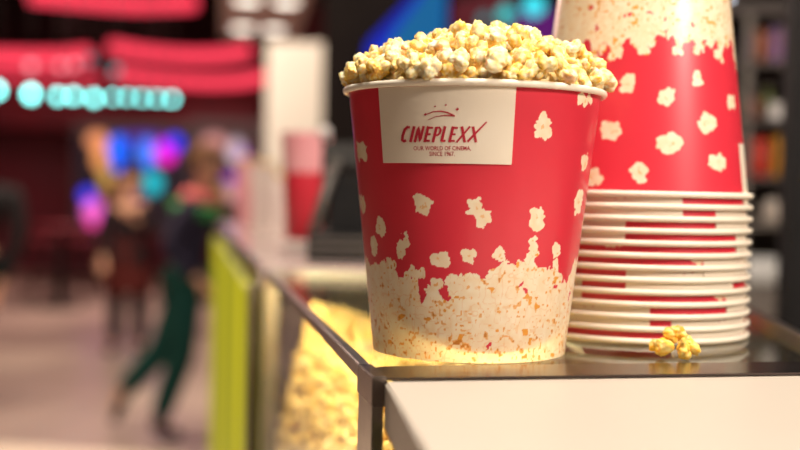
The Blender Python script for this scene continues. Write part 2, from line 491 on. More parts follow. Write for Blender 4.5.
for _ in range(400):
    s = rn.uniform(1.35, 5.1) * 0.095; v = rn.uniform(0.100, 0.197)
    if all(math.hypot(s - a, v - b) > 0.036 for a, b in taken):
        taken.append((s, v)); flake(s, v, rn.uniform(.014, .023), rn.uniform(.015, .024))
edge = (vnoise(0.0022, 8) - 0.5)
allc = corn | fl
RED = np.array((0.68, 0.030, 0.052)); CRM = np.array((0.86, 0.66, 0.42)); CR2 = np.array((0.90, 0.76, 0.56)); ORG = np.array((0.80, 0.33, 0.04)); BRN = np.array((0.42, 0.10, 0.02))
cols = np.tile(RED, (NV, NT, 1))
n1 = vnoise(0.004, 21)[..., None]; base_c = CRM * (1 - n1) + CR2 * n1
cols = np.where(allc[..., None], base_c, cols)
n3 = vnoise(0.0021, 31) * 0.6 + vnoise(0.0045, 32) * 0.4
dens = 0.73 - 0.10 * np.clip((0.05 - VV) / 0.05, 0, 1) + 0.05 * (vnoise(0.02, 33) - 0.5)
spk = corn & (n3 > dens)
cols = np.where(spk[..., None], ORG * 0.75 + CRM * 0.25, cols)
big = corn & (vnoise(0.0036, 41) * 0.65 + vnoise(0.011, 42) * 0.35 > 0.79)
cols = np.where(big[..., None], ORG, cols)
crs = corn & (np.abs(vnoise(0.0048, 51) - 0.5) < 0.035)
cols = np.where((crs & ~spk)[..., None], cols * 0.5 + (ORG * 0.55 + CRM * 0.45) * 0.5, cols)
brn = corn & (n3 > dens + 0.13)
cols = np.where(brn[..., None], BRN * 0.5 + ORG * 0.5, cols)
fm = np.zeros_like(corn)
for s, v, rr in flake_c:
    circ(fm, s + rn.uniform(-.3, .3) * rr, v + rn.uniform(-.5, .3) * rr, rr * 0.42, 0.8)
cols = np.where((fm & fl & (vnoise(0.0014, 61) > 0.35))[..., None], ORG * 0.55 + CRM * 0.45, cols)

def grid_cone():
    r = RB + SL * VV
    co = np.stack([r * np.sin(TH), -r * np.cos(TH), VV], -1).reshape(-1, 3)
    ii = np.arange(NT); jj = np.arange(NV - 1)
    I, J = np.meshgrid(ii, jj); I2 = (I + 1) % NT
    f = np.stack([J * NT + I, J * NT + I2, (J + 1) * NT + I2, (J + 1) * NT + I], -1).reshape(-1, 4)
    return co, f
co, f = grid_cone()
me = bpy.data.meshes.new('bucket_wall'); me.vertices.add(len(co)); me.vertices.foreach_set('co', co.astype(np.float32).ravel())
me.loops.add(f.size); me.loops.foreach_set('vertex_index', f.ravel().astype(np.int32))
me.polygons.add(len(f)); me.polygons.foreach_set('loop_start', np.arange(0, f.size, 4, dtype=np.int32))
me.update(calc_edges=True); me.polygons.foreach_set('use_smooth', [True] * len(f))
set_col(me, cols.reshape(-1, 3)); me.materials.append(MT['print'])

bucket = empty('popcorn_bucket', (BX, BY, BZ))
tag(bucket, 'large red popcorn bucket with cream card, filled with popcorn, standing upright on the glass case', 'popcorn bucket')
wall = bpy.data.objects.new('bucket_wall', me); COL.objects.link(wall); wall.parent = bucket
wall['label'] = 'red paper wall printed with popcorn'
lathe('inner_liner', [(rad(0.004) - 0.0005, 0.004), (rad(HB) - 0.0005, HB - 0.0005)], MT['inner'], bucket, 96)
lathe('bucket_base', [(0, 0.0035), (RB - 0.0002, 0.0035), (RB + 0.0001, 0.0002), (RB - 0.0012, 0.0002), (RB - 0.0014, 0.0028), (0, 0.0028)], MT['inner'], bucket, 96)
prof = []
for k in range(16):
    a = 2 * math.pi * k / 16; prof.append((rad(HB) + 0.0022 + 0.0026 * math.cos(a), HB - 0.0028 + 0.0027 * math.sin(a)))
lathe('rolled_rim', prof, MT['rim'], bucket, 128, closed=True)

# printed card, two opposite sides
th_a = hit(382, 125)[0]; th_b = hit(513.5, 125)[0]; v_b = hit(450, 163.5)[1]; v_t = HB - 0.0055
thc = (th_a + th_b) / 2; hw = (th_b - th_a) / 2
def card(off_th):
    vs = []; fs = []; nn = 48; rows = 10
    for layer in (0.0001, 0.0013):
        for j in range(rows):
            for i in range(nn):
                t_ = thc + off_th - hw + 2 * hw * i / (nn - 1) * 1.0; v_ = v_b + (v_t - v_b) * j / (rows - 1)
                t_ = thc + off_th + (t_ - thc - off_th) * (1.0 - 0.0 * j)
                vs.append(cone_pt(t_, v_, layer))
    n0 = nn * rows
    for j in range(rows - 1):
        for i in range(nn - 1):
            a = j * nn + i; fs.append((a, a + nn, a + nn + 1, a + 1)); b = a + n0; fs.append((b, b + 1, b + nn + 1, b + nn))
    per = [i for i in range(nn)] + [j * nn + nn - 1 for j in range(1, rows)] + [(rows - 1) * nn + i for i in range(nn - 2, -1, -1)] + [j * nn for j in range(rows - 2, 0, -1)]
    for k in range(len(per)):
        a, b = per[k], per[(k + 1) % len(per)]; fs.append((a, b, b + n0, a + n0))
    return mesh_obj('brand_card', vs, fs, MT['card'], bucket)
card_f = card(0.0); card_b = card(math.pi)

# lettering drawn as strokes, wrapped on the card
def stroke_mesh(name, strokes, parent, off_th=0.0, m=MT['ink']):
    vs = []; fs = []
    for pts, w in strokes:
        # subdivide
        P2 = []
        for a, b in zip(pts[:-1], pts[1:]):
            n = max(1, int(math.hypot(b[0] - a[0], b[1] - a[1]) / 3))
            P2 += [(a[0] + (b[0] - a[0]) * k / n, a[1] + (b[1] - a[1]) * k / n) for k in range(n)]
        P2.append(pts[-1]); base = len(vs)
        for i, p in enumerate(P2):
            a = P2[max(0, i - 1)]; b = P2[min(len(P2) - 1, i + 1)]
            dx, dy = b[0] - a[0], b[1] - a[1]; L = math.hypot(dx, dy) or 1; nx, ny = -dy / L, dx / L
            ww = (w[0] + (w[1] - w[0]) * i / max(1, len(P2) - 1)) if isinstance(w, tuple) else w
            for s in (-1, 1):
                for lay in (0.0014, 0.0016):
                    t_, v_ = hit(p[0] + nx * ww / 2 * s, p[1] + ny * ww / 2 * s); vs.append(cone_pt(t_ + off_th, v_, lay))
        for i in range(len(P2) - 1):
            a = base + i * 4; b = a + 4
            fs += [(a + 1, a + 3, b + 3, b + 1), (a, b, b + 2, a + 2), (a, a + 1, b + 1, b), (a + 2, b + 2, b + 3, a + 3)]
        a = base; fs.append((a, a + 2, a + 3, a + 1)); a = base + (len(P2) - 1) * 4; fs.append((a, a + 1, a + 3, a + 2))
    return mesh_obj(name, vs, fs, m, parent)
SH = 0.24
def lt_(x0, x1, pts, w=2.0, yb=141.6, yt=127.2):
    # glyph points (0..1, 0..1 up) into sheared pixel space following the slight tilt of the line
    out = []
    for a, b in pts:
        x = x0 + (x1 - x0 - SH * (yb - yt)) * a; y = yb - (yb - yt) * b
        out.append((x + SH * (yb - y), y + (x - 440) * 0.004 - 0.9 * (1 - ((x - 445) / 45) ** 2) * 0))
    return (out, w)
WD = 2.6
letters = []
letters.append(lt_(402.5, 411.0, [(1, .95), (.55, 1), (.12, .82), (0, .4), (.15, .05), (.5, 0), (.85, .08)], WD))
letters.append(lt_(410.6, 414.5 + 1.5, [(.5, -.05), (.5, 1.05)], WD))
letters.append(lt_(415.5, 424.8, [(.08, -.06), (.08, 1), (.92, 0), (.92, 1.06)], WD * 0.95))
def E_(x0, x1): return [lt_(x0, x1, [(.1, -.05), (.1, 1.05)], WD), lt_(x0, x1, [(.1, .95), (1, .95)], 2.0), lt_(x0, x1, [(.1, .5), (.85, .5)], 2.0), lt_(x0, x1, [(.1, .05), (1, .05)], 2.0)]
letters += E_(425, 433.8)
letters += [lt_(433.2, 442.0, [(.1, -.06), (.1, 1)], WD), lt_(433.2, 442.0, [(.1, .96), (.7, .96), (1, .8), (.95, .55), (.65, .44), (.1, .44)], 2.0)]
letters += [lt_(441.6, 449.2, [(.1, 1.06), (.1, 0)], WD), lt_(441.6, 449.2, [(.1, .05), (1, .05)], 2.0)]
letters += E_(449.4, 458.4)
letters += [lt_(457, 470.0, [(.15, 1.05), (.85, -.05)], WD), lt_(457, 470.0, [(0, -.05), (1, 1.05)], 1.8)]
letters += [lt_(468, 481, [(.15, 1.05), (.85, -.05)], WD), ([(467.6, 141.8), (477, 131.8), (486.5, 122.0)], (2.4, 1.5))]
stroke_mesh('lettering', letters, card_f)
stroke_mesh('lettering', letters, card_b, math.pi)
emb = [([(429, 120.0), (436, 116.8), (445, 115.6), (453, 115.8)], (0.5, 1.1)), ([(426, 115.0), (434, 111.9), (441, 111.3), (448, 112.6), (455, 116.2)], (0.7, 1.6))]
for x, y, s in [(426.2, 114.6, 1.9), (435.6, 106.6, 1.3), (446.3, 105.2, 1.3), (457.6, 109.4, 2.2)]:
    emb.append(([(x - s / 2, y + s * .4), (x + s / 2, y - s * .4)], s))
stroke_mesh('crescent_emblem', emb, card_f); stroke_mesh('crescent_emblem', emb, card_b, math.pi)
def text_on_cone(body, x0, x1, y0, y1, parent, off_th=0.0):
    cu = bpy.data.curves.new('t', 'FONT'); cu.body = body; cu.fill_mode = 'FRONT'; cu.resolution_u = 2; cu.offset = 0.008
    to = bpy.data.objects.new('t', cu); COL.objects.link(to)
    dg = bpy.context.evaluated_depsgraph_get(); tm = bpy.data.meshes.new_from_object(to.evaluated_get(dg))
    bpy.data.objects.remove(to)
    a = np.array([v.co[:] for v in tm.vertices]); mn = a.min(0); mx = a.max(0)
    vs = []
    ya = 0.0; yb = 0.72
    for p in a:
        X = x0 + (p[0] - mn[0]) / (mx[0] - mn[0]) * (x1 - x0); Y = y1 - (p[1] - ya) / (yb - ya) * (y1 - y0)
        t_, v_ = hit(X, Y); vs.append(cone_pt(t_ + off_th, v_, 0.0015))
    o = mesh_obj('small_lettering', vs, [tuple(pl.vertices) for pl in tm.polygons], MT['ink'], parent)
    bpy.data.meshes.remove(tm); return o
for prt, oth in ((card_f, 0.0), (card_b, math.pi)):
    text_on_cone('OUR WORLD OF CINEMA,', 414.5, 471, 146.0, 150.4, prt, oth)
    text_on_cone('SINCE 1967.', 430, 455, 151.6, 156.0, prt, oth)

# ------------------------------------------------------------------ popcorn in the bucket
prof_x = [-0.118, -0.109, -0.100, -0.089, -0.071, -0.05, -0.028, -0.010, 0.01, 0.03, 0.048, 0.07, 0.0885, 0.10, 0.108, 0.118]
prof_z = [0.000, 0.004, 0.016, 0.031, 0.040, 0.041, 0.051, 0.055, 0.0545, 0.053, 0.048, 0.045, 0.036, 0.029, 0.017, 0.003]
RM = rad(HB) - 0.001
def mound(x, y):
    ym = math.sqrt(max(1e-6, RM * RM - x * x)); t = min(1, abs(y) / ym)
    return float(np.interp(x, prof_x, prof_z)) * (max(0.0, 1 - t ** 2.4)) ** 0.62
ZR = BZ + HB
rk = random.Random(5)
placed = []
KR = 0.0128
cand = []
for _ in range(30000):
    a = rk.uniform(0, 2 * math.pi); r = math.sqrt(rk.random()) * (RM + 0.002)
    x, y = r * math.cos(a), r * math.sin(a)
    z = mound(x, y) - 0.0105
    if r > RM - 0.010: z = max(z, -0.001)
    if r > RM - 0.013 and mound(x, y) < 0.014: z = 0.0085 + rk.uniform(-.001, .004)
    cand.append((x, y, z + rk.uniform(-.0025, .0015)))
for c in cand:
    if len(placed) >= 292: break
    if c[1] > 0.055: dmin = 0.0175
    else: dmin = 0.0134
    if all((c[0] - q[0]) ** 2 + (c[1] - q[1]) ** 2 + (c[2] - q[2]) ** 2 > dmin ** 2 for q in placed): placed.append(c)
KG = 'popcorn pieces heaped in the red bucket'
for i, c in enumerate(placed):
    o = bpy.data.objects.new('popcorn_kernel', KM[i % len(KM)]); COL.objects.link(o)
    rr = math.hypot(c[0], c[1]); x, y = c[0], c[1]
    o.location = (BX + x, BY + y, ZR + c[2]); o.rotation_mode = 'QUATERNION'; o.rotation_quaternion = rand_rot(rk)
    s = KR * rk.uniform(0.85, 1.18)
    o.scale = (s, s, s)
    tag(o, 'buttery yellow and white popped kernel heaped in the large red bucket', 'popcorn', KG)
# popcorn below the surface
sv = []; sf = []; NR, NA = 14, 64
for j in range(NR + 1):
    r = (RM - 0.0045) * j / NR
    for i in range(NA):
        a = 2 * math.pi * i / NA; x, y = r * math.cos(a), r * math.sin(a)
        z = mound(x, y) * 0.9 - 0.016 + 0.002 * mnoise.noise(Vector((x * 90, y * 90, 0)))
        if j == NR: z = -0.012
        sv.append((x, y, z))
for j in range(NR):
    for i in range(NA): sf.append((j * NA + i, j * NA + (i + 1) % NA, (j + 1) * NA + (i + 1) % NA, (j + 1) * NA + i))
b0 = len(sv)
for i in range(NA):
    a = 2 * math.pi * i / NA; r = rad(HB - 0.05) - 0.004; sv.append((r * math.cos(a), r * math.sin(a), -0.05))
for i in range(NA): sf.append((NR * NA + i, NR * NA + (i + 1) % NA, b0 + (i + 1) % NA, b0 + i))
bs = mesh_obj('popcorn_filling', sv, sf, mat('deep popcorn', (0.80, 0.55, 0.16), 0.7, noise=(160, (0.88, 0.74, 0.42), 0.2), bump=(200, 1.0)), None, True)
bs.location = (BX, BY, ZR); bs['kind'] = 'stuff'; tag(bs, 'popcorn filling the large red bucket below its heaped top', 'popcorn')

# spilled kernels on the glass in front of the stack
sp0 = PZ(676, 359, ZT)
for i, (dx, dy, dz, s, w) in enumerate([(-0.0105, 0.001, 0.0105, 0.0140, 'left'), (0.0045, -0.004, 0.0095, 0.0130, 'front'), (0.0120, 0.004, 0.0100, 0.0132, 'right'), (0.001, 0.005, 0.0190, 0.0120, 'top')]):
    o = bpy.data.objects.new('popcorn_kernel', KMY[i]); COL.objects.link(o)
    o.location = (sp0.x + dx, sp0.y + dy, ZT + dz); o.rotation_euler = (i * 1.1, i * 2.0, i); o.scale = (s, s, s)
    tag(o, {'left': 'leftmost popped kernel of the loose clump lying on the glass before the stack', 'front': 'front popped kernel of the loose clump lying on the glass before the stack', 'right': 'rightmost popped kernel of the loose clump lying on the glass before the stack', 'top': 'uppermost popped kernel resting on the loose clump on the glass'}[w], 'popcorn', 'loose popcorn on the glass')

# ------------------------------------------------------------------ stack of upturned buckets
NS = 13; PIT = 0.01065
d2 = 1.105
sx = X_at(636, d2, ZT + 0.08)
ordn = ['lowest', 'second from the bottom', 'third from the bottom', 'fourth from the bottom', 'fifth from the bottom', 'sixth from the bottom', 'middle (seventh)', 'sixth from the top', 'fifth from the top', 'fourth from the top', 'third from the top', 'second from the top', 'topmost']
rots = [0.2, 3.0, 1.9, 0.9, 2.6, 1.2, 0.0, 1.5, 2.2, 0.5, 1.0, 2.9, 0]
rots = [R(a) + thc for a in (38, -35, 72, -70, 15, 55, -85, 80, -48, 62, -20, 88, -59)]
for k in range(NS):
    b = copy_tree(bucket)
    b.location = (sx, d2, ZT + 0.0004 + HB * 0.985 + k * PIT)
    b.rotation_euler = (math.pi, 0, rots[k]); b.scale = (0.985,) * 3
    if k == NS - 1:
        b.rotation_euler = (math.pi, 0, R(-112) + thc - math.pi)
        for ch in [c for c in b.children if c.name.startswith('brand_card')]:
            a_ = sum((Vector(v.co) for v in ch.data.vertices), Vector()); 
            if a_.y > 0:
                for q in list(ch.children): bpy.data.objects.remove(q)
                bpy.data.objects.remove(ch)
    tag(b, ('upside down red popcorn bucket on top of the stack, its printed wall fully showing' if k == NS - 1 else 'upside down empty popcorn bucket, %s in the stack, only its rim showing' % ordn[k]), 'popcorn bucket', 'stack of upturned popcorn buckets')

# ------------------------------------------------------------------ cream worktop in front
wl = empty('counter_worktop', (C0.x, C0.y, 0)); tag(wl, 'smooth cream worktop adjoining the near side of the glass case', 'worktop')
lp = PZ(386, 388, ZT - 0.008); l0 = Vector((lp.x - C0.x, lp.y - C0.y))
v3 = -vn
p0 = un * 0.008 - vn * 0.0015
worktop = [p0 + v3 * 0.44 - un * 0.045, p0 + v3 * 0.44 + un * 1.1, p0 + un * 1.1, p0]
prism('top_slab', worktop, ZT - 0.034, ZT - 0.001, MT['cream'], wl, 0.0015)
wq = inset(worktop, 0.08)
prism('counter_body', wq, 0, ZT - 0.0345, mat('counter body', (0.30, 0.38, 0.06), 0.5, noise=(6, (0.35, 0.42, 0.08), 0.3)), wl, 0.002)

# ------------------------------------------------------------------ room
def stripes_floor():
    m = bpy.data.materials.new('polished tile floor'); m.use_nodes = True; nt = m.node_tree; b = nt.nodes['Principled BSDF']
    tc = nt.nodes.new('ShaderNodeTexCoord'); br = nt.nodes.new('ShaderNodeTexBrick'); mp = nt.nodes.new('ShaderNodeMapping')
    mp.inputs['Rotation'].default_value = (0, 0, R(12))
    br.offset = 0; br.inputs['Scale'].default_value = 1; br.inputs['Brick Width'].default_value = 1.2; br.inputs['Row Height'].default_value = 1.2
    br.inputs['Mortar Size'].default_value = 0.012; br.inputs['Color1'].default_value = (0.80, 0.66, 0.52, 1); br.inputs['Color2'].default_value = (0.25, 0.18, 0.155, 1); br.inputs['Mortar'].default_value = (0.1, 0.08, 0.07, 1)  # tile contrast also stands in for shadow and reflection bands on the floor
    nt.links.new(tc.outputs['Object'], mp.inputs['Vector']); nt.links.new(mp.outputs['Vector'], br.inputs['Vector']); nt.links.new(br.outputs['Color'], b.inputs['Base Color'])
    b.inputs['Roughness'].default_value = 0.3
    return m
XL, XR, YN, YF, ZC = -9.5, 4.0, -3.0, 19.5, 4.6
struct(box('floor', XL, XR, YN, YF, -0.05, 0, stripes_floor()))
struct(box('ceiling', XL, XR, YN, YF, ZC, ZC + 0.05, mat('dark ceiling', (0.035, 0.03, 0.03), 0.8, noise=(1, (0.05, 0.04, 0.04), 0.3))))
MR = mat('maroon wall', (0.20, 0.012, 0.026), 0.6, noise=(1.5, (0.14, 0.016, 0.028), 0.3))
DK = mat('dark wall', (0.010, 0.0075, 0.007), 0.8, noise=(1.5, (0.018, 0.013, 0.012), 0.3), spec=0.05)
struct(box('wall_far', XL, XR, YF, YF + 0.05, 0, ZC, MR))
struct(box('wall_left', XL - 0.05, XL, YN, YF, 0, ZC, DK))
struct(box('wall_right', XR, XR + 0.05, YN, YF, 0, ZC, DK))
struct(box('wall_back', X_at(322, 7.5, 2), XR, 7.5, 7.7, 0, ZC, DK))
struct(box('trim_far', XL, X_at(262, 18.3, 3.5), 18.3, YF, P(100, 128, 18.3).z, P(100, 80, 18.3).z, MR), 'maroon bulkhead across the far wall')
struct(box('trim_far_upper', XL, X_at(262, 18.5, 3.5), 18.5, YF, P(100, 42, 18.5).z, ZC, DK))

# pillar
xa, xb = X_at(266, 9, 2), X_at(322, 9, 2)
bm = bmesh.new(); add_box(bm, xa, xb, 9, 9.45, 0, P(290, 42, 9).z, 0.01)
struct(bm_obj('wall_pillar', bm, mat('white plaster pillar', (0.62, 0.56, 0.50), 0.7, noise=(2, (0.68, 0.62, 0.56), 0.3)))); bpy.data.objects['wall_pillar'].name = 'trim_pillar'

# red light bands on the far side
REDL = emis('red cove glow', (1.0, 0.055, 0.10), 1.3)
def band(pts, z, hw_, label):
    P3 = [PZ(a, b, z) for a, b in pts]
    # smooth through the points (Catmull-Rom)
    out = []
    for i in range(len(P3) - 1):
        p0_, p1, p2, p3 = P3[max(0, i - 1)], P3[i], P3[i + 1], P3[min(len(P3) - 1, i + 2)]
        for k in range(8):
            t = k / 8
            out.append(0.5 * ((2 * p1) + (p2 - p0_) * t + (2 * p0_ - 5 * p1 + 4 * p2 - p3) * t * t + (-p0_ + 3 * p1 - 3 * p2 + p3) * t ** 3))
    out.append(P3[-1])
    o = empty('light_band', (0, 0, 0)); tube('light_tube', out, hw_, REDL, o, 12)
    for q in (out[len(out) // 4], out[-len(out) // 4]): tube('hanging_rod', [(q.x, q.y, q.z + hw_ * .9), (q.x, q.y, ZC)], 0.008, MT['cabinet'], o, 6)
    tag(o, label, 'light band', 'red curved light bands')
    return o
band([(112, 47), (150, 53), (190, 56), (225, 55), (246, 51)], 3.42, 0.10, 'short red glowing ceiling band, the middle one above the dark far wall')
band([(118, 73), (160, 79), (205, 82), (240, 81), (262, 77)], 3.08, 0.095, 'red glowing band lowest on the right, ending beside the white pillar')
band([(-30, 57), (20, 58), (60, 58), (86, 55)], 3.4, 0.13, 'red glowing band at the left edge above the cyan lamps')
band([(-30, 75), (10, 77), (60, 78), (100, 77)], 3.12, 0.045, 'thin dim red band directly behind the cyan lamps')
band([(30, -4), (80, 1), (140, 5), (194, 3)], 4.2, 0.11, 'red glowing band at the top edge of the view')

# cyan lamps
CY = emis('cyan glow', (0.22, 0.95, 0.90), 9.0)
for i, (px, py, r, s, lb) in enumerate([
        (-3, 90, .05, 1.25, 'cut off by the left edge'), (31, 94, .055, 1.25, 'large single one'), (58, 96, .04, 1.2, 'left one of the overlapping pair'), (74, 96, .04, 1.2, 'right one of the overlapping pair'),
        (94, 98, .042, 1.2, 'just right of the overlapping pair'), (113, 97, .03, 1.1, 'fifth from the right end'), (127.5, 97, .03, 1.1, 'fourth from the right end'), (142, 98, .03, 1.1, 'third from the right end'), (157, 98.5, .03, 1.1, 'second from the right end'), (172, 99, .034, 1.1, 'at the right end of the row')]):
    g = empty('pendant_lamp', tuple(P(px, py, 14)))
    tag(g, 'cyan pendant lamp in the long row, ' + lb, 'pendant lamp', 'row of cyan pendant lamps')
    ball('lamp_globe', (0, 0, 0), r, CY, g, 3, (1, 1, s))
    tube('cord', [(0, 0, r), (0, 0, ZC - g.location.z)], 0.004, MT['cabinet'], g, 6)
PKL = emis('pale pink glow', (1.0, 0.35, 0.4), 2.2)
for px, py, r, m_, lb in [(31, 66, .05, PKL, 'pale pink pendant lamp over the left red band'), (60, 66, .04, PKL, 'left pale pink pendant lamp of the close pair'), (74, 65, .04, PKL, 'right pale pink pendant lamp of the close pair'),
                      (90, 60, .05, emis('dim teal glow', (0.1, 0.35, 0.42), 0.8), 'dim teal pendant lamp beside the end of the left red band'), (115, 70, .05, emis('teal glow', (0.12, 0.62, 0.68), 0.9), 'teal pendant lamp at the left end of the right red bands')]:
    g = empty('pendant_lamp', tuple(P(px, py, 14.5))); tag(g, lb, 'pendant lamp')
    ball('lamp_globe', (0, 0, 0), r, m_, g, 3); tube('cord', [(0, 0, r), (0, 0, ZC - g.location.z)], 0.004, MT['cabinet'], g, 6)

# ceiling lamp with four spots
zl = 3.2
cl = empty('ceiling_lamp', (0, 0, 0)); tag(cl, 'large square hanging lamp panel with four white spots above the pillar', 'ceiling lamp')
pq = [PZ(222, 37, zl), PZ(296, 39, zl), PZ(314, -12, zl), PZ(221, -12, zl)]
poly = [(p.x, p.y) for p in pq]
prism('lamp_panel', poly[::-1], zl, zl + 0.08, mat('beige lamp panel', (0.40, 0.27, 0.24), 0.6, noise=(3, (0.68, 0.48, 0.40), 0.3), emit=(0.8, 0.45, 0.36), es=0.03), cl)
SPOT = emis('white spot glow', (1.0, 0.88, 0.74), 3.2)
for px, py in [(247, 2), (286, 4), (242.5, 30), (274, 31.5)]:
    c = PZ(px, py, zl - 0.02)
    lathe('spot', [(0, -0.015), (0.10, -0.015), (0.115, 0.0), (0.12, 0.019)], SPOT, cl, 24, loc=(c.x, c.y, zl - 0.0))
for i, (x, y) in enumerate([(poly[0]), (poly[2])]): pass
c0 = ((poly[0][0] + poly[2][0]) / 2, (poly[0][1] + poly[2][1]) / 2)
tube('hanging_rod', [(c0[0], c0[1], zl + 0.08), (c0[0], c0[1], ZC)], 0.012, MT['cabinet'], cl, 8)

# screens with bright coloured pictures
def painted_screen(name, x0, x1, y0, y1, Y, blobs, bg, label, cat, es=1.6):
    nx, ny = 90, 70; g = empty(name, (0, 0, 0)); tag(g, label, cat)
    vs = []; cs = []; fs = []
    for j in range(ny):
        for i in range(nx):
            px = x0 + (x1 - x0) * i / (nx - 1); py = y0 + (y1 - y0) * j / (ny - 1); p = P(px, py, Y); vs.append((p.x, p.y, p.z))
            c = np.array(bg, float)
            for bx, by, rx, ry, cc_ in blobs:
                q = ((px - bx) / (rx * .8)) ** 2 + ((py - by) / (ry * .82)) ** 2
                w = 1 / (1 + math.exp(min(60, (q - 1) * 6))); c = c * (1 - w) + np.array(cc_) * w
            cs.append(c)
    for j in range(ny - 1):
        for i in range(nx - 1): a = j * nx + i; fs.append((a, a + nx, a + nx + 1, a + 1))
    o = mesh_obj('display', vs, fs, mat_attr(name + ' picture', 0.3, emit=es), g); set_col(o.data, np.array(cs))
    a = P(x0, y1, Y); b = P(x1, y0, Y)
    box('frame', a.x - 0.05, b.x + 0.05, Y + 0.03, Y + 0.12, min(a.z, P(x1, y1, Y).z) - 0.05, b.z + 0.08, MT['cabinet'], g, 0.01)
    return g
painted_screen('video_wall', 76, 190, 131, 228, 16.0, [
    (97, 140, 13, 10, (0.75, 0.25, 0.10)), (100, 158, 9, 14, (0.75, 0.27, 0.08)), (106, 178, 8, 16, (0.40, 0.22, 0.05)), (112, 192, 6, 8, (.2, .05, .02)),
    (140, 138, 30, 6, (0.05, 0.0, 0.20)), (118, 148, 12, 14, (0.0, 0.13, 1.0)), (118, 164, 7, 9, (0.0, 0.10, 0.9)), (165, 152, 14, 14, (0.65, 0.0, 0.65)), (147, 153, 10, 17, (0.05, 0.20, 1.0)), (175, 143, 9, 9, (0.02, 0.03, 1.0)), (167, 158, 7, 7, (0.9, 0.0, .35)),
    (152, 183, 12, 13, (0.0, 0.42, 0.50)), (138, 197, 6, 7, (.14, 0.0, .2)), (93, 210, 12, 14, (0.75, 0.12, 0.55)), (87, 195, 8, 8, (0.05, 0.05, 0.95)), (92, 222, 7, 8, (.8, .05, .3))],
    (0.006, 0.002, 0.006), 'bright video wall with blue, magenta and orange shapes on the far wall', 'video screen', 1.6)
painted_screen('poster_lightbox', 192, 262, 128, 232, 15.0, [
    (214, 144, 16, 12, (0.75, 0.30, 0.28)), (236, 152, 10, 15, (0.80, 0.60, 0.70)), (243, 158, 4, 12, (.35, 0.0, .7)), (231, 178, 10, 5, (0.25, 0.0, 0.6)), (232, 192, 12, 11, (0.75, 0.32, 0.36)),
    (252, 170, 9, 16, (0.65, 0.30, 0.26)), (222, 195, 6, 14, (0.28, 0.24, 0.03)), (215, 222, 14, 9, (.5, .22, .14)), (250, 215, 12, 12, (.5, .4, .3))],
    (0.05, 0.012, 0.015), 'backlit poster with pink and white shapes behind the walking man', 'poster', 1.0)

# blue lightbox on the dark wall, maroon and purple neighbours
bl = empty('blue_light_sign', (0, 0, 0)); tag(bl, 'slanted blue glowing sign on the dark wall behind the heaped popcorn', 'sign')
def slab_px(name, pts, Y, th_, m, parent):
    a = [P(x, y, Y) for x, y in pts]; n = len(a)
    vs = [tuple(p) for p in a] + [(p.x, p.y + th_, p.z) for p in a]
    fs = [tuple(range(n - 1, -1, -1)), tuple(range(n, 2 * n))] + [(i, (i + 1) % n, n + (i + 1) % n, n + i) for i in range(n)]
    o = mesh_obj(name, vs, fs, m, parent); return o
slab_px('sign_border', [(364, 62), (368, 42), (384, 26), (420, -12), (447, -12), (445, 75), (380, 80)], 7.40, 0.10, emis('deep blue glow', (0.0, 0.02, 0.62), 0.8), bl)
slab_px('sign_face', [(386, 50), (394, 32), (428, -12), (446, -12), (444, 75), (388, 78)], 7.37, 0.03, emis('cyan blue glow', (0.0, 0.19, 0.50), 0.62), bl)
pr = empty('purple_light_box', (0, 0, 0)); tag(pr, 'dim purple glowing box behind the popcorn, left of the upturned bucket', 'light box')
slab_px('glow_panel', [(516, 10), (560, 10), (560, 60), (516, 60)], 7.4, 0.10, emis('purple glow', (0.13, 0.006, 0.18), 0.8), pr)
mo = empty('maroon_light_box', (0, 0, 0)); tag(mo, 'dim dark red glowing panel right of the slanted blue sign', 'light box')
slab_px('glow_panel', [(452, 2), (514, -12), (514, 30), (452, 30)], 7.42, 0.08, emis('maroon glow', (0.13, 0.012, 0.02), 0.8), mo)
TL = emis('teal lamp glow', (0.02, 0.62, 0.62), 1.1)
for px, py, r, m_, lb in [(506, 14, .050, TL, 'round teal lamp glowing right above the heap of popcorn'), (484, 19, .035, emis('dim green teal', (0.02, 0.34, 0.36), .8), 'dim green teal lamp, lowest of the three above the popcorn'), (534, 6, .062, emis('bright cyan lamp', (0.05, 0.78, 0.90), 1.3), 'brightest round cyan lamp at the top edge beside the upturned bucket')]:
    g = empty('wall_lamp', tuple(P(px, py, 7.2))); tag(g, lb, 'lamp')
    ball('lamp_globe', (0, 0, 0), r, m_, g); tube('wall_arm', [(0, r, 0), (0, 0.30, 0)], 0.01, MT['cabinet'], g, 8)
g = empty('wall_lamp', tuple(P(728, 2, 5.0))); tag(g, 'small bright white lamp above the shelves, right of the upturned bucket', 'lamp')
ball('lamp_globe', (0, 0, 0), 0.022, emis('cool white lamp', (0.8, 0.85, 1.0), 9), g); tube('cord', [(0, 0, .022), (0, 0, ZC - g.location.z)], 0.004, MT['cabinet'], g, 6)

# ------------------------------------------------------------------ second counter behind, yellow side panel
Y1, Y2 = 1.935, 4.3
def edge_pt(Y): t = (Y - C0.y) / vdir.y; return C0 + vdir * t
e1, e2 = edge_pt(Y1), edge_pt(Y2)
cw = Vector((1, 0.0)).normalized()
sc = empty('service_counter', (e1.x, e1.y, 0)); tag(sc, 'long white service counter with a painted-on yellow glow along its side, running back beyond the glass case', 'counter')
def L(p): return (p[0] - e1.x, p[1] - e1.y)
polyc = [L(e1), L(e1 + Vector((0.62, 0))), L(e2 + Vector((1.0, 0))), L(e2)]
prism('worktop', polyc, ZT - 0.035, ZT, MT['white'], sc, 0.003)
prism('counter_body', inset(polyc, 0.02), 0.0, ZT - 0.036, MT['cabinet'], sc)
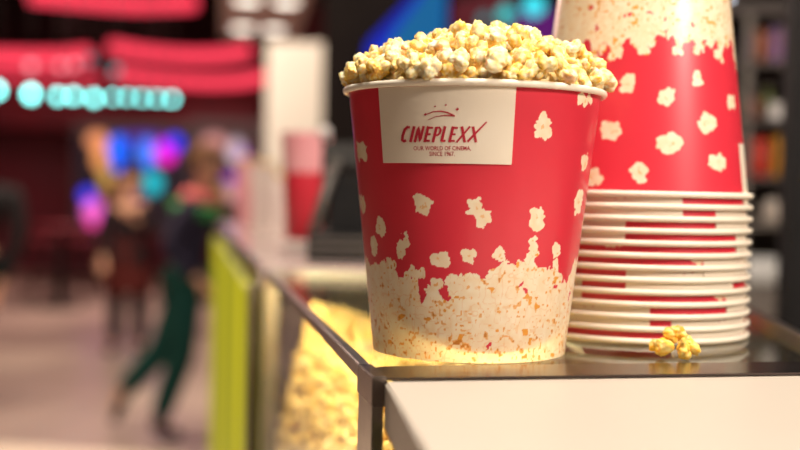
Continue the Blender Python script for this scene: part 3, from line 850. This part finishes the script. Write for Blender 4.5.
# left side panel, its streaky glow painted in for a yellow-lit popcorn display
vd = (e2 - e1).normalized(); nl = Vector((-vd.y, vd.x))
ya, yb_ = edge_pt(1.97), edge_pt(4.2)
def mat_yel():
    m = emis('painted panel glow', (0.55, 0.50, 0.01), 0.75); nt = m.node_tree; b = nt.nodes['Principled BSDF']
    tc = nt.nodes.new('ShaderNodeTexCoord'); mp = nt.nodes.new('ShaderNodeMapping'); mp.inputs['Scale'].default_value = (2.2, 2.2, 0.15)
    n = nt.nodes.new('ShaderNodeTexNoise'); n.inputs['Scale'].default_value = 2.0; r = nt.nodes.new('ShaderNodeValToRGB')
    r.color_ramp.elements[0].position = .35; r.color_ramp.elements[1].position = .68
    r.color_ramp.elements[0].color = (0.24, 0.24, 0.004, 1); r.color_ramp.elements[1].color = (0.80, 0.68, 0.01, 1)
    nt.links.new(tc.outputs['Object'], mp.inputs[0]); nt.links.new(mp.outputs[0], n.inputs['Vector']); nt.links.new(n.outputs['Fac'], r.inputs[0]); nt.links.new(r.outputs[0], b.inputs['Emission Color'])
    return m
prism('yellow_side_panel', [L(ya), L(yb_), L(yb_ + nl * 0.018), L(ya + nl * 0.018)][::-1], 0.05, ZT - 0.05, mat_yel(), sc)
yc = edge_pt(1.94)
prism('side_post', [L(yc), L(edge_pt(1.965)), L(edge_pt(1.965) + nl * 0.018), L(yc + nl * 0.018)][::-1], 0.0, ZT - 0.036, MT['steel'], sc)

# things on the service counter
PK = mat('pink paper', (0.80, 0.28, 0.30), 0.5, noise=(12, (0.85, 0.42, 0.42), 0.3)); RP = mat('red paper', (0.62, 0.02, 0.04), 0.45, noise=(12, (0.68, 0.03, 0.05), 0.3)); PW = mat('pale pink paper', (0.78, 0.60, 0.54), 0.6, noise=(14, (0.85, 0.70, 0.60), 0.25))
def on_counter(px, Y): return (X_at(px, Y, ZT), Y, ZT)
g = empty('popcorn_cup', on_counter(304, 2.62)); g.scale = (1.18, 1.18, 1.06); tag(g, 'tall red cup with broad pink top on the white counter beside the pillar', 'cup')
lathe('cup_wall', [(0, 0.001), (0.036, 0.001), (0.0422, 0.155)], RP, g, 40); lathe('cup_band', [(0.0424, 0.156), (0.047, 0.235), (0.0475, 0.24), (0.044, 0.238), (0.0417, 0.157)], PK, g, 40)
lathe('cup_base', [(0, 0.0), (0.037, 0.0), (0.037, 0.006), (0, 0.006)], PW, g, 40)
def paper_bag(px, Y, w, h, m_, lb, rz=0.0):
    g = empty('popcorn_bag', on_counter(px, Y), rz); tag(g, lb, 'paper bag', 'pale popcorn bags on the white counter')
    bm = bmesh.new(); n = 14; rows = 7; ring_ = []
    for j in range(rows):
        t = j / (rows - 1); rr = []
        for k in range(4 * n):
            s = k / (4 * n) * 2 * math.pi; cx, cy = math.cos(s), math.sin(s); q = max(abs(cx), abs(cy)) ** 0.8
            f_ = w / 2 * (0.86 + 0.14 * t) / q * (1 + 0.02 * math.sin(7 * s + j)); zz = h * t + (0.006 * (1 if k % 4 < 2 else -1) if j == rows - 1 else 0)
            rr.append(bm.verts.new((cx * f_, cy * f_ * 0.7, zz)))
        ring_.append(rr)
    for j in range(rows - 1):
        for k in range(4 * n): bm.faces.new((ring_[j][k], ring_[j][(k + 1) % (4 * n)], ring_[j + 1][(k + 1) % (4 * n)], ring_[j + 1][k]))
    bm.faces.new(ring_[0][::-1]); bm_obj('bag_body', bm, m_, g)
    rq = random.Random(px); sp_ = [(rq.uniform(-w * .36, w * .36), rq.uniform(-w * .22, w * .22), h - 0.002 + rq.uniform(0, .012)) for _ in range(26)]
    o = heap_mesh('popcorn_top', sp_, 0.011, MT['heap'], g, px); o['kind'] = 'stuff'
paper_bag(283, 3.35, 0.085, 0.16, PW, 'pale paper bag of popcorn next to the tall red cup', 0.2)
paper_bag(263, 3.7, 0.08, 0.20, PW, 'taller pale paper bag of popcorn, middle of the three on the counter', -0.2)
paper_bag(247, 4.05, 0.08, 0.22, PK, 'pinker paper bag of popcorn furthest along the counter', 0.1)
g = empty('napkin_box', on_counter(303, 2.33)); tag(g, 'low white napkin box at the near end of the white counter', 'box')
box('box_body', -0.05, 0.05, -0.03, 0.03, 0, 0.018, MT['white'], g, 0.003); box('napkins', -0.035, 0.035, -0.018, 0.018, 0.018, 0.024, MT['inner'], g, 0.002)
# cash register
g = empty('cash_register', on_counter(351, 2.17)); tag(g, 'black cash register with slanted screen arm, half hidden behind the red bucket', 'cash register')
BLK = mat('black plastic', (0.010, 0.009, 0.009), 0.6, spec=0.15, noise=(10, (0.018, 0.016, 0.016), 0.3)); GR = mat('grey metal arm', (0.13, 0.11, 0.10), 0.5, 0.4, noise=(10, (0.16, 0.14, 0.12), 0.3))
box('drawer', -0.075, 0.16, -0.10, 0.12, 0.002, 0.05, BLK, g, 0.004)
for i in range(3): box('keypad_row', -0.07, 0.15, -0.106 + 0.0, -0.10, 0.012 + i * 0.013, 0.017 + i * 0.013, GR, g)
box('terminal', -0.045, 0.16, -0.02, 0.10, 0.05, 0.155, BLK, g, 0.006)
tube('screen_arm', [(-0.068, -0.08, 0.05), (-0.045, -0.06, 0.13), (-0.028, -0.03, 0.185)], 0.0095, GR, g)
box('screen', -0.055, 0.13, -0.055, -0.035, 0.165, 0.21, mat('bezel', (0.02, 0.018, 0.018), 0.6, spec=0.15, noise=(10, (0.06, 0.055, 0.05), 0.3)), g, 0.004, Matrix.Rotation(R(-8), 4, 'X'))
ball('scanner_head', (-0.055, 0.02, 0.235), 0.013, mat('pale scanner', (0.6, 0.52, 0.5), 0.4, noise=(10, (0.65, 0.58, 0.55), 0.3)), g); tube('scanner_stand', [(-0.055, 0.02, 0.05), (-0.055, 0.02, 0.225)], 0.004, BLK, g)

# ------------------------------------------------------------------ shelves at the right
YS = 4.0
sxa, sxb = X_at(690, YS, 1.5), X_at(880, YS, 1.5)
SH_ = mat('dark shelf board', (0.075, 0.055, 0.05), 0.5, noise=(6, (0.10, 0.075, 0.065), 0.3)); GW = mat('grey shelf panel', (0.20, 0.165, 0.14), 0.5, noise=(4, (0.24, 0.20, 0.17), 0.3))
zs = {k: P(765, k, YS).z for k in (8, 60, 118, 176, 222, 289)}
g = empty('display_shelf', (0, 0, 0)); tag(g, 'tall dark display shelf with snacks right of the bucket stack', 'shelf')
for k, z in zs.items(): box('shelf_board', sxa, sxb, YS, YS + 0.42, z - 0.02, z, SH_ if k < 200 else GW, g, 0.003)
box('shelf_back', sxa, sxb, YS + 0.42, YS + 0.44, 0, zs[8] + 0.1, mat('brown back panel', (0.05, 0.035, 0.03), 0.6, noise=(5, (0.07, 0.05, 0.04), 0.3)), g)
box('shelf_side', sxa - 0.02, sxa, YS, YS + 0.44, 0, zs[8] + 0.1, SH_, g); box('shelf_side', sxb, sxb + 0.02, YS, YS + 0.44, 0, zs[8] + 0.1, SH_, g)
box('shelf_front_panel', sxa, sxb, YS + 0.0, YS + 0.02, 0.0, zs[289] - 0.021, GW, g)
box('shelf_upright', X_at(741, YS, 1.5), X_at(748, YS, 1.5), YS + 0.0, YS + 0.02, zs[289], zs[8], GW, g)
def snack(px, zk, w, h, kind, colr, lb, dy=0.05, grp='snacks on the display shelf'):
    m_ = mat('snack wrapper', colr, 0.35, noise=(30, tuple(min(1, c * 1.4 + 0.03) for c in colr), 0.15))
    g = empty({'bag': 'snack_bag', 'box': 'snack_box', 'jar': 'sweet_jar', 'bottle': 'drink_bottle'}[kind], (X_at(px, YS + dy, 1.5), YS + dy + 0.035, zs[zk])); tag(g, lb, {'bag': 'snack bag', 'box': 'box', 'jar': 'jar', 'bottle': 'bottle'}[kind], grp)
    if kind == 'bag':
        bm = bmesh.new(); n = 10; vs = []
        for side in (-1, 1):
            for j in range(n):
                for i in range(n):
                    a, b = i / (n - 1) * 2 - 1, j / (n - 1) * 2 - 1
                    d = max(0, (1 - a ** 4) * (1 - abs(b) ** 3)) * 0.022 + 0.0008
                    vs.append(bm.verts.new((a * w / 2 * (1 - .06 * (1 - b * b)), side * d, (b + 1) / 2 * h)))
        for s in range(2):
            for j in range(n - 1):
                for i in range(n - 1):
                    q = s * n * n + j * n + i; bm.faces.new((vs[q], vs[q + 1], vs[q + n + 1], vs[q + n]))
        bm_obj('bag_body', bm, m_, g, True); box('bag_seal', -w / 2, w / 2, -0.0015, 0.0015, h - 0.008, h + 0.002, m_, g)
    elif kind == 'box':
        box('box_body', -w / 2, w / 2, -0.025, 0.025, 0, h, m_, g, 0.002); box('box_flap', -w / 2 + .003, w / 2 - .003, -0.022, 0.022, h, h + 0.002, MT['inner'], g)
    elif kind == 'jar':
        lathe('jar_body', [(0, 0.0), (w / 2 * .9, 0.0), (w / 2, 0.01), (w / 2, h * .75), (w / 2 * .8, h * .86), (w / 2 * .8, h * .9)], m_, g, 24); lathe('jar_lid', [(w / 2 * .85, h * .88), (w / 2 * .85, h), (0, h)], MT['steel'], g, 24)
    else:
        lathe('bottle_body', [(0, 0), (w / 2, 0.0), (w / 2, h * .6), (w / 4.5, h * .8), (w / 5, h * .93)], m_, g, 24); lathe('bottle_cap', [(w / 4.5, h * .92), (w / 4.5, h), (0, h)], MT['white'], g, 24)
snack(747, 60, .045, .10, 'bag', (0.10, 0.02, 0.16), 'dark purple snack bag on the upper shelf')
snack(760, 60, .045, .11, 'bag', (0.42, 0.13, 0.04), 'rust brown snack bag on the upper shelf')
snack(773, 60, .04, .12, 'box', (0.14, 0.04, 0.20), 'violet box on the upper shelf')
snack(784, 60, .045, .11, 'bag', (0.65, 0.26, 0.03), 'orange snack bag on the upper shelf')
snack(797, 60, .045, .13, 'bag', (0.50, 0.28, 0.03), 'mustard snack bag on the upper shelf at the right edge of the view')
snack(742, 118, .04, .09, 'jar', (0.22, 0.12, 0.05), 'brown jar at the left of the second shelf')
snack(755, 118, .04, .07, 'bag', (0.25, 0.06, 0.04), 'small dark red bag on the second shelf')
snack(767, 118, .042, .12, 'bottle', (0.10, 0.13, 0.02), 'olive green bottle on the second shelf')
snack(777, 118, .055, .05, 'box', (0.75, 0.68, 0.66), 'small white box on the second shelf', 0.0)
snack(792, 118, .045, .10, 'bag', (0.28, 0.12, 0.03), 'brown orange bag at the right of the second shelf')
snack(762, 176, .06, .13, 'bag', (0.72, 0.05, 0.025), 'bright red snack bag on the third shelf')
snack(783, 176, .06, .14, 'bag', (0.80, 0.34, 0.02), 'bright orange snack bag on the third shelf')
snack(798, 176, .035, .11, 'box', (0.25, 0.02, 0.02), 'dark red box on the third shelf beside the orange bag')
snack(775, 222, .075, .085, 'jar', (0.60, 0.50, 0.42), 'round pale grey jar below the red and orange bags')
# white roll on the lowest board
z = zs[289]
g = empty('paper_roll', (X_at(765, YS + 0.06, 1.2), YS + 0.07, z)); tag(g, 'white paper roll lying on the lowest shelf beside the bucket stack', 'paper roll')
o = lathe('roll', [(0.018, -0.10), (0.052, -0.10), (0.054, -0.095), (0.054, 0.095), (0.052, 0.10), (0.018, 0.10)], mat('white paper', (0.85, 0.82, 0.78), 0.7, noise=(8, (0.88, 0.86, 0.82), 0.3)), g, 40, closed=True); o.rotation_euler = (0, R(90), 0); o.location = (0, 0, 0.054)
# black upright at right edge
g = empty('black_post', (X_at(799, 2.6, 1.5), 2.6, 0)); tag(g, 'black upright post at the right edge of the view', 'post')
box('post_body', -0.02, 0.06, 0, 0.08, 0.01, 2.4, BLK, g, 0.004); box('post_foot', -0.06, 0.10, -0.04, 0.12, 0, 0.01, BLK, g, 0.002)

# ------------------------------------------------------------------ far bar table and stools
MS = mat('dark red seat', (0.16, 0.012, 0.02), 0.5, noise=(5, (0.2, 0.016, 0.025), 0.3))
def stool(px, Yf, h, r, lb):
    x = X_at(px, Yf, 0.5); g = empty('bar_stool', (x, Yf, 0)); tag(g, lb, 'stool', 'bar stools by the far wall')
    lathe('seat', [(0, h - 0.06), (r * .9, h - 0.06), (r, h - 0.04), (r, h - .01), (r * .9, h), (0, h)], MS, g, 24)
    for a in range(4):
        an = R(45 + 90 * a); tube('leg', [(r * .6 * math.cos(an), r * .6 * math.sin(an), h - 0.06), (r * 1.05 * math.cos(an), r * 1.05 * math.sin(an), 0.0)], 0.018, BLK, g, 8)
    tube('foot_ring', [(r * .85 * math.cos(R(t)), r * .85 * math.sin(R(t)), 0.28) for t in range(0, 361, 30)], 0.010, BLK, g, 6)
stool(42, 14.6, 0.80, 0.2, 'dark red bar stool left of the bar table in the far background')
stool(80, 14.8, 0.80, 0.2, 'dark red bar stool right of the bar table in the far background')
g = empty('bar_table', (X_at(61, 14.0, 0.9), 14.0, 0)); tag(g, 'dark red topped bar table in the far background at left', 'table')
lathe('table_top', [(0, .95), (.34, .95), (.35, .97), (.34, .99), (0, .99)], MS, g, 32); lathe('column', [(.04, .02), (.04, .95)], BLK, g, 16); lathe('foot', [(0, 0), (.24, 0), (.24, .02), (.04, .04)], BLK, g, 24)

# ------------------------------------------------------------------ people
def skin_mesh(name, verts, edges, radii, m, parent, root=0, sub=2):
    me = bpy.data.meshes.new(name); me.from_pydata([tuple(v) for v in verts], edges, []); me.update()
    o = bpy.data.objects.new(name, me); COL.objects.link(o)
    md = o.modifiers.new('skin', 'SKIN'); md.use_smooth_shade = True; md.branch_smoothing = 0.6
    sv_ = me.skin_vertices[0].data if me.skin_vertices else None
    if sv_ is None:
        bmq = bmesh.new(); bmq.from_mesh(me); bmq.verts.layers.skin.verify(); bmq.to_mesh(me); bmq.free(); sv_ = me.skin_vertices[0].data
    for i, r in enumerate(radii):
        sv_[i].radius = r if isinstance(r, tuple) else (r, r); sv_[i].use_root = (i == root)
    s = o.modifiers.new('sub', 'SUBSURF'); s.levels = sub; s.render_levels = sub
    dg = bpy.context.evaluated_depsgraph_get(); me2 = bpy.data.meshes.new_from_object(o.evaluated_get(dg)); o.modifiers.clear(); o.data = me2
    if not me2.materials: me2.materials.append(m)
    else: me2.materials[0] = m
    me2.polygons.foreach_set('use_smooth', [True] * len(me2.polygons))
    o.parent = parent; return o
def chain(g, pts, rs):
    V, E, Rr = g; base = len(V)
    for i, (p, r) in enumerate(zip(pts, rs)):
        V.append(Vector(p)); Rr.append(r)
        if i: E.append((base + i - 1, base + i))
    return base
SKIN = mat('skin', (0.60, 0.30, 0.19), 0.55, noise=(12, (0.64, 0.34, 0.22), 0.3))
def person(label, loc, J, cl, face, long_hair=False, skirt=None):
    """J: joints in local metres; face: unit vector the person looks along"""
    g = empty('person', loc); tag(g, label, 'person')
    f_ = Vector(face).normalized(); side = Vector((0, 0, 1)).cross(f_).normalized()
    hd = Vector(J['head']); nk = Vector(J['neck']); ch = Vector(J['chest']); pv = Vector(J['pelvis'])
    V, E, Rr = [], [], []; G = (V, E, Rr)
    chain(G, [pv, pv.lerp(ch, .5), ch, nk - Vector((0, 0, .03)), nk + Vector((0, 0, .04))], [(.13, .10), (.12, .09), (.15, .10), .055, .052])
    base = chain(G, [hd + Vector((0, 0, -.05)), hd + Vector((0, 0, .03)), hd + Vector((0, 0, .09))], [.075, .09, .062]); E.append((4, base))
    jk = ([], [], []); chain(jk, [pv + Vector((0, 0, -.06)), pv.lerp(ch, .5), ch, ch.lerp(nk, .75), nk], [(.165, .125), (.145, .11), (.175, .13), (.09, .08), (.068, .068)])
    for s in ('l', 'r'):
        sh, el, ha = Vector(J['sh_' + s]), Vector(J['el_' + s]), Vector(J['ha_' + s])
        b = chain(G, [sh, sh.lerp(el, .5), el, el.lerp(ha, .6), ha], [.052, .045, .038, .032, .024]); E.append((2, b))
        b = chain(jk, [sh, sh.lerp(el, .5), el, el.lerp(ha, .9)], [.075, .062, .055, .045]); jk[1].append((2, b))
        # hand: palm in the body mesh, then five fingers
        d = (ha - el).normalized(); hs = d.cross(Vector((0, 1, 0.3))).normalized(); pn = d.cross(hs).normalized()
        pb = len(V); V.append(ha + d * .045); Rr.append((.03, .016)); E.append((b_idx(G, ha), pb))
        V.append(ha + d * .085); Rr.append((.034, .014)); E.append((pb, pb + 1))
        for k, (o_, ln) in enumerate([(-.027, .068), (-.009, .078), (.009, .073), (.027, .058)]):
            q = ha + d * .088 + hs * o_
            fb = chain(G, [q, q + d * ln * .5 + pn * .012, q + d * ln * .85 + pn * .032], [.0088, .0082, .0068]); E.append((pb + 1, fb))
        q = ha + d * .035 + hs * -.028
        fb = chain(G, [q, q + d * .03 - hs * .022 + pn * .01, q + d * .055 - hs * .024 + pn * .022], [.0105, .0095, .008]); E.append((pb, fb))
        hp_, kn, an, to = (Vector(J[k + '_' + s]) for k in ('hip', 'kn', 'an', 'to'))
        b = chain(G, [hp_, hp_.lerp(kn, .5), kn, kn.lerp(an, .35), an, an.lerp(to, .6)], [.085, .072, .052, .05, .036, .034]); E.append((0, b))
    skin_mesh('body', V, E, Rr, SKIN, g)
    skin_mesh('jacket', *jk, cl['jacket'], g)
    if cl.get('trousers'):
        tr = ([], [], []); chain(tr, [pv], [(.145, .115)])
        for s in ('l', 'r'):
            hp_, kn, an = (Vector(J[k + '_' + s]) for k in ('hip', 'kn', 'an')); b = chain(tr, [hp_, hp_.lerp(kn, .5), kn, kn.lerp(an, .35), kn.lerp(an, .93)], [.12, .105, .085, .08, .066]); tr[1].append((0, b))
        skin_mesh('trousers', *tr, cl['trousers'], g)
    if skirt:
        n = 32; rows = 6; vs = []; fs = []
        for j in range(rows):
            t = j / (rows - 1)
            for i in range(n):
                a = 2 * math.pi * i / n; rr = .16 + skirt * t + 0.01 * math.sin(6 * a) * t; vs.append((pv.x + rr * math.cos(a), pv.y + rr * .8 * math.sin(a), pv.z + .08 - t * .46))
        for j in range(rows - 1):
            for i in range(n): fs.append((j * n + i, (j + 1) * n + i, (j + 1) * n + (i + 1) % n, j * n + (i + 1) % n))
        mesh_obj('skirt', vs, fs, cl['skirt'], g, True)
    for s in ('l', 'r'):
        kn, an, to = (Vector(J[k + '_' + s]) for k in ('kn', 'an', 'to')); d = (to - an); heel = an - Vector((d.x, d.y, 0)).normalized() * .035 + (to - an) * 0.0
        heel.z = max(0.035, an.z - .05) if an.z < .15 else an.z - .02
        bt_ = ([], [], []); chain(bt_, [an.lerp(kn, .22), an, heel.lerp(to, .35) + Vector((0, 0, .012)), to], [.052, .05, (.046, .04), (.04, .028)])
        bt_[0].append(heel); bt_[2].append(.036); bt_[1].append((1, 4))
        skin_mesh('shoe', *bt_, cl['shoes'], g)
    # face
    fc = hd + f_ * .082
    tube('nose', [fc + Vector((0, 0, .03)), fc + f_ * .018 + Vector((0, 0, -.008)), fc + f_ * .004 + Vector((0, 0, -.014))], [.007, .012, .008], SKIN, g, 8)
    EYEM = cl['eye']
    for k in (-1, 1):
        ball('eye', hd + f_ * .078 + side * .032 * k + Vector((0, 0, .03)), .011, EYEM, g, 2)
        ball('ear', hd + side * .088 * k + Vector((0, 0, .005)), .028, SKIN, g, 2, (.5, .6, 1) if abs(f_.y) < .5 else (.5, .6, 1))
    tube('mouth', [fc - f_ * .006 + side * -.024 + Vector((0, 0, -.042)), fc + f_ * .002 + Vector((0, 0, -.044)), fc - f_ * .006 + side * .024 + Vector((0, 0, -.042))], .006, cl['lip'], g, 6)
    # hair cap
    bm = bmesh.new(); bmesh.ops.create_icosphere(bm, subdivisions=4, radius=.112)
    kill = []
    for v in bm.verts:
        dd = v.co.normalized(); fr = dd.dot(f_)
        lim = (-.45 if long_hair else -.15)
        if (fr > .25 and dd.z < .42) or dd.z < lim: kill.append(v); continue
        v.co *= 1 + .03 * mnoise.noise(v.co * 40)
        if long_hair and dd.z < 0 and fr < .2: v.co.z -= .09 * -dd.z * 2
    bmesh.ops.delete(bm, geom=kill, context='VERTS')
    bmesh.ops.solidify(bm, geom=bm.faces[:], thickness=-.012)
    o = bm_obj('hair', bm, cl['hair'], g, True); o.location = hd + Vector((0, 0, .018)) - f_ * .006
    return g
def b_idx(G, p):
    V = G[0]
    for i in range(len(V) - 1, -1, -1):
        if (V[i] - Vector(p)).length < 1e-6: return i
def cmat(n, c, s=10): return mat(n, c, 0.85, spec=0.1, noise=(s, tuple(x * 1.35 + .004 for x in c), 0.25))
HAIR = cmat('dark hair', (0.03, 0.016, 0.01), 60); LIP = cmat('lips', (0.35, 0.08, 0.07)); EY = cmat('eyes', (0.05, 0.03, 0.02))
# the walking man (moves towards the right)
mx = X_at(165, 6.9, 0.0)
JM = dict(head=(.235, 0, 1.615), neck=(.205, 0, 1.46), chest=(.17, 0, 1.29), pelvis=(.11, 0, .97),
    sh_l=(.18, .19, 1.39), el_l=(.33, .22, 1.16), ha_l=(.46, .14, 1.28), sh_r=(.17, -.19, 1.39), el_r=(.05, -.27, 1.13), ha_r=(.24, -.27, .96),
    hip_l=(.11, .09, .92), kn_l=(-.04, .09, .51), an_l=(-.30, .09, .22), to_l=(-.335, .09, .05),
    hip_r=(.12, -.09, .92), kn_r=(.11, -.09, .50), an_r=(-.03, -.09, .085), to_r=(.12, -.10, .032))
gm = person('man walking right in dark jacket, green trousers and black shoes, arm out to the counter', (mx, 6.9, 0), JM,
    dict(jacket=cmat('navy jacket', (0.022, 0.018, 0.035)), trousers=cmat('dark green trousers', (0.008, 0.048, 0.042)), shoes=cmat('black shoes', (0.012, 0.01, 0.01)), hair=cmat('brown hair', (0.10, 0.045, 0.02), 60), lip=LIP, eye=EY), (1, -.25, 0))
tube('scarf', [(.12, -.02, 1.44), (.16, -.10, 1.43), (.25, -.10, 1.42), (.29, 0, 1.41), (.25, .10, 1.42), (.16, .10, 1.44), (.12, -.02, 1.44)], .045, cmat('pink scarf', (0.55, 0.12, 0.12)), gm, 10)
tube('collar', [(.06, -.12, 1.38), (.14, -.19, 1.36), (.28, -.17, 1.34), (.33, -.04, 1.32)], .04, cmat('green collar', (0.03, 0.16, 0.05)), gm, 10)
# bag or coat hem line of the man
tube('belt', [(.11 + .165 * math.cos(R(a)), .135 * math.sin(R(a)), .90) for a in range(0, 361, 30)], .016, cmat('tan belt', (0.22, 0.11, 0.10)), gm, 8)
# the woman further back
wx = X_at(127, 10.3, 0)
JW = dict(head=(0.01, 0, 1.52), neck=(0, 0, 1.38), chest=(0, 0, 1.22), pelvis=(0, 0, .92),
    sh_l=(.17, 0, 1.32), el_l=(.22, -.05, 1.08), ha_l=(.09, -.18, 1.20), sh_r=(-.17, 0, 1.32), el_r=(-.24, 0, 1.06), ha_r=(-.20, -.10, .84),
    hip_l=(.09, 0, .88), kn_l=(.10, 0, .48), an_l=(.115, .02, .085), to_l=(.12, -.14, .032), hip_r=(-.09, 0, .88), kn_r=(-.10, 0, .48), an_r=(-.12, .02, .085), to_r=(-.14, -.14, .032))
BKT = cmat('black tights', (0.012, 0.009, 0.011))
person('woman in black jacket, dark red skirt and black boots standing in the background', (wx, 10.3, 0), JW,
    dict(jacket=cmat('black jacket', (0.018, 0.010, 0.012)), trousers=BKT, skirt=cmat('rust red skirt', (0.055, 0.008, 0.007)), shoes=cmat('black boots', (0.01, 0.01, 0.01)), hair=HAIR, lip=LIP, eye=EY), (0.3, -1, 0), True, .06)
# dark figure at the left edge
px_ = X_at(-14, 7.7, 1.0)
JD = dict(head=(-.09, 0, 1.64), neck=(-.05, 0, 1.50), chest=(0, 0, 1.32), pelvis=(-.08, 0, .98),
    sh_l=(.19, 0, 1.43), el_l=(.24, -.06, 1.12), ha_l=(.14, -.12, .82), sh_r=(-.19, 0, 1.43), el_r=(-.26, 0, 1.13), ha_r=(-.30, -.05, .86),
    hip_l=(-.0, 0, .93), kn_l=(-.05, -.06, .50), an_l=(-.16, 0, .085), to_l=(-.04, -.12, .032), hip_r=(-.17, 0, .93), kn_r=(-.22, 0, .50), an_r=(-.34, .05, .085), to_r=(-.24, -.10, .032))
person('person in black coat cut off by the left edge, one hand hanging', (px_, 7.7, 0), JD,
    dict(jacket=cmat('black coat', (0.010, 0.008, 0.009)), trousers=cmat('dark teal trousers', (0.01, 0.025, 0.025)), shoes=cmat('black leather', (0.01, 0.01, 0.01)), hair=HAIR, lip=LIP, eye=EY), (1, -.3, 0))

# ------------------------------------------------------------------ light
w = bpy.data.worlds.new('world'); scene.world = w; w.use_nodes = True
w.node_tree.nodes['Background'].inputs[0].default_value = (1.0, 0.72, 0.55, 1); w.node_tree.nodes['Background'].inputs[1].default_value = 0.08
def strip(u, v0, v1, tilt, power):
    p = UV(u, (v0 + v1) / 2)
    lg = bpy.data.lights.new('case_edge_light', 'AREA'); lg.shape = 'RECTANGLE'; lg.size = v1 - v0; lg.size_y = 0.008; lg.energy = power; lg.color = (1.0, 0.80, 0.40)
    lo = bpy.data.objects.new('case_edge_light', lg); COL.objects.link(lo)
    zx = Vector((vdir.x, vdir.y, 0)); z_ = (Vector((-udir.x, -udir.y, 0)) * tilt + Vector((0, 0, 1))).normalized(); y_ = z_.cross(zx).normalized(); z_ = zx.cross(y_)
    lo.matrix_world = Matrix.Translation((p.x, p.y, 1.357)) @ Matrix((zx, y_, z_)).transposed().to_4x4()
strip(0.026, 0.06, 0.30, 0.3, 0.22)
strip(0.026, 0.32, 1.00, 0.6, 1.9)
strip(0.26, 0.30, 0.86, -1.6, 1.2)
area('added_key_light', (1.9, -0.7, 2.9), (0.08, 0.95, 1.45), 0.55, 82, (1.0, 0.88, 0.77))  # this and the next two: unseen area lights added to brighten the bucket
area('added_top_light', (0.1, 0.55, 3.4), (0.1, 1.0, 1.5), 0.6, 58, (1.0, 0.93, 0.82))
area('added_left_light', (-2.2, 0.4, 3.4), (0.0, 0.95, 1.4), 0.8, 6, (1.0, 0.75, 0.62))
area('hall_light', (-2.2, 7.2, 4.4), (-2.2, 7.5, 0), 2.0, 330, (1.0, 0.82, 0.64))
area('hall_light_far', (-3.2, 13.5, 4.4), (-3.2, 13.0, 0), 2.5, 200, (1.0, 0.62, 0.58))
area('counter_light', (-0.2, 3.6, 3.8), (-0.35, 3.2, 1.4), 0.8, 15, (1.0, 0.88, 0.82))
area('pillar_light', (-0.6, 6.6, 4.3), (-0.95, 9, 2.4), 0.8, 30, (1.0, 0.9, 0.8))
area('shelf_light', (1.5, 2.7, 3.6), (1.35, 4.1, 1.4), 0.6, 14, (1.0, 0.85, 0.72))
pc = UV(0.1, 0.05)
area('case_light', (pc.x, pc.y - 0.02, 1.355), (pc.x - 0.02, pc.y + 0.07, 1.31), 0.2, 0.24, (1.0, 0.70, 0.26), 0.012)


scene.view_settings.view_transform = 'Standard'
scene.view_settings.look = 'None'
scene.view_settings.gamma = 1
scene.view_settings.exposure = 0.0
scene.view_settings.use_curve_mapping = False
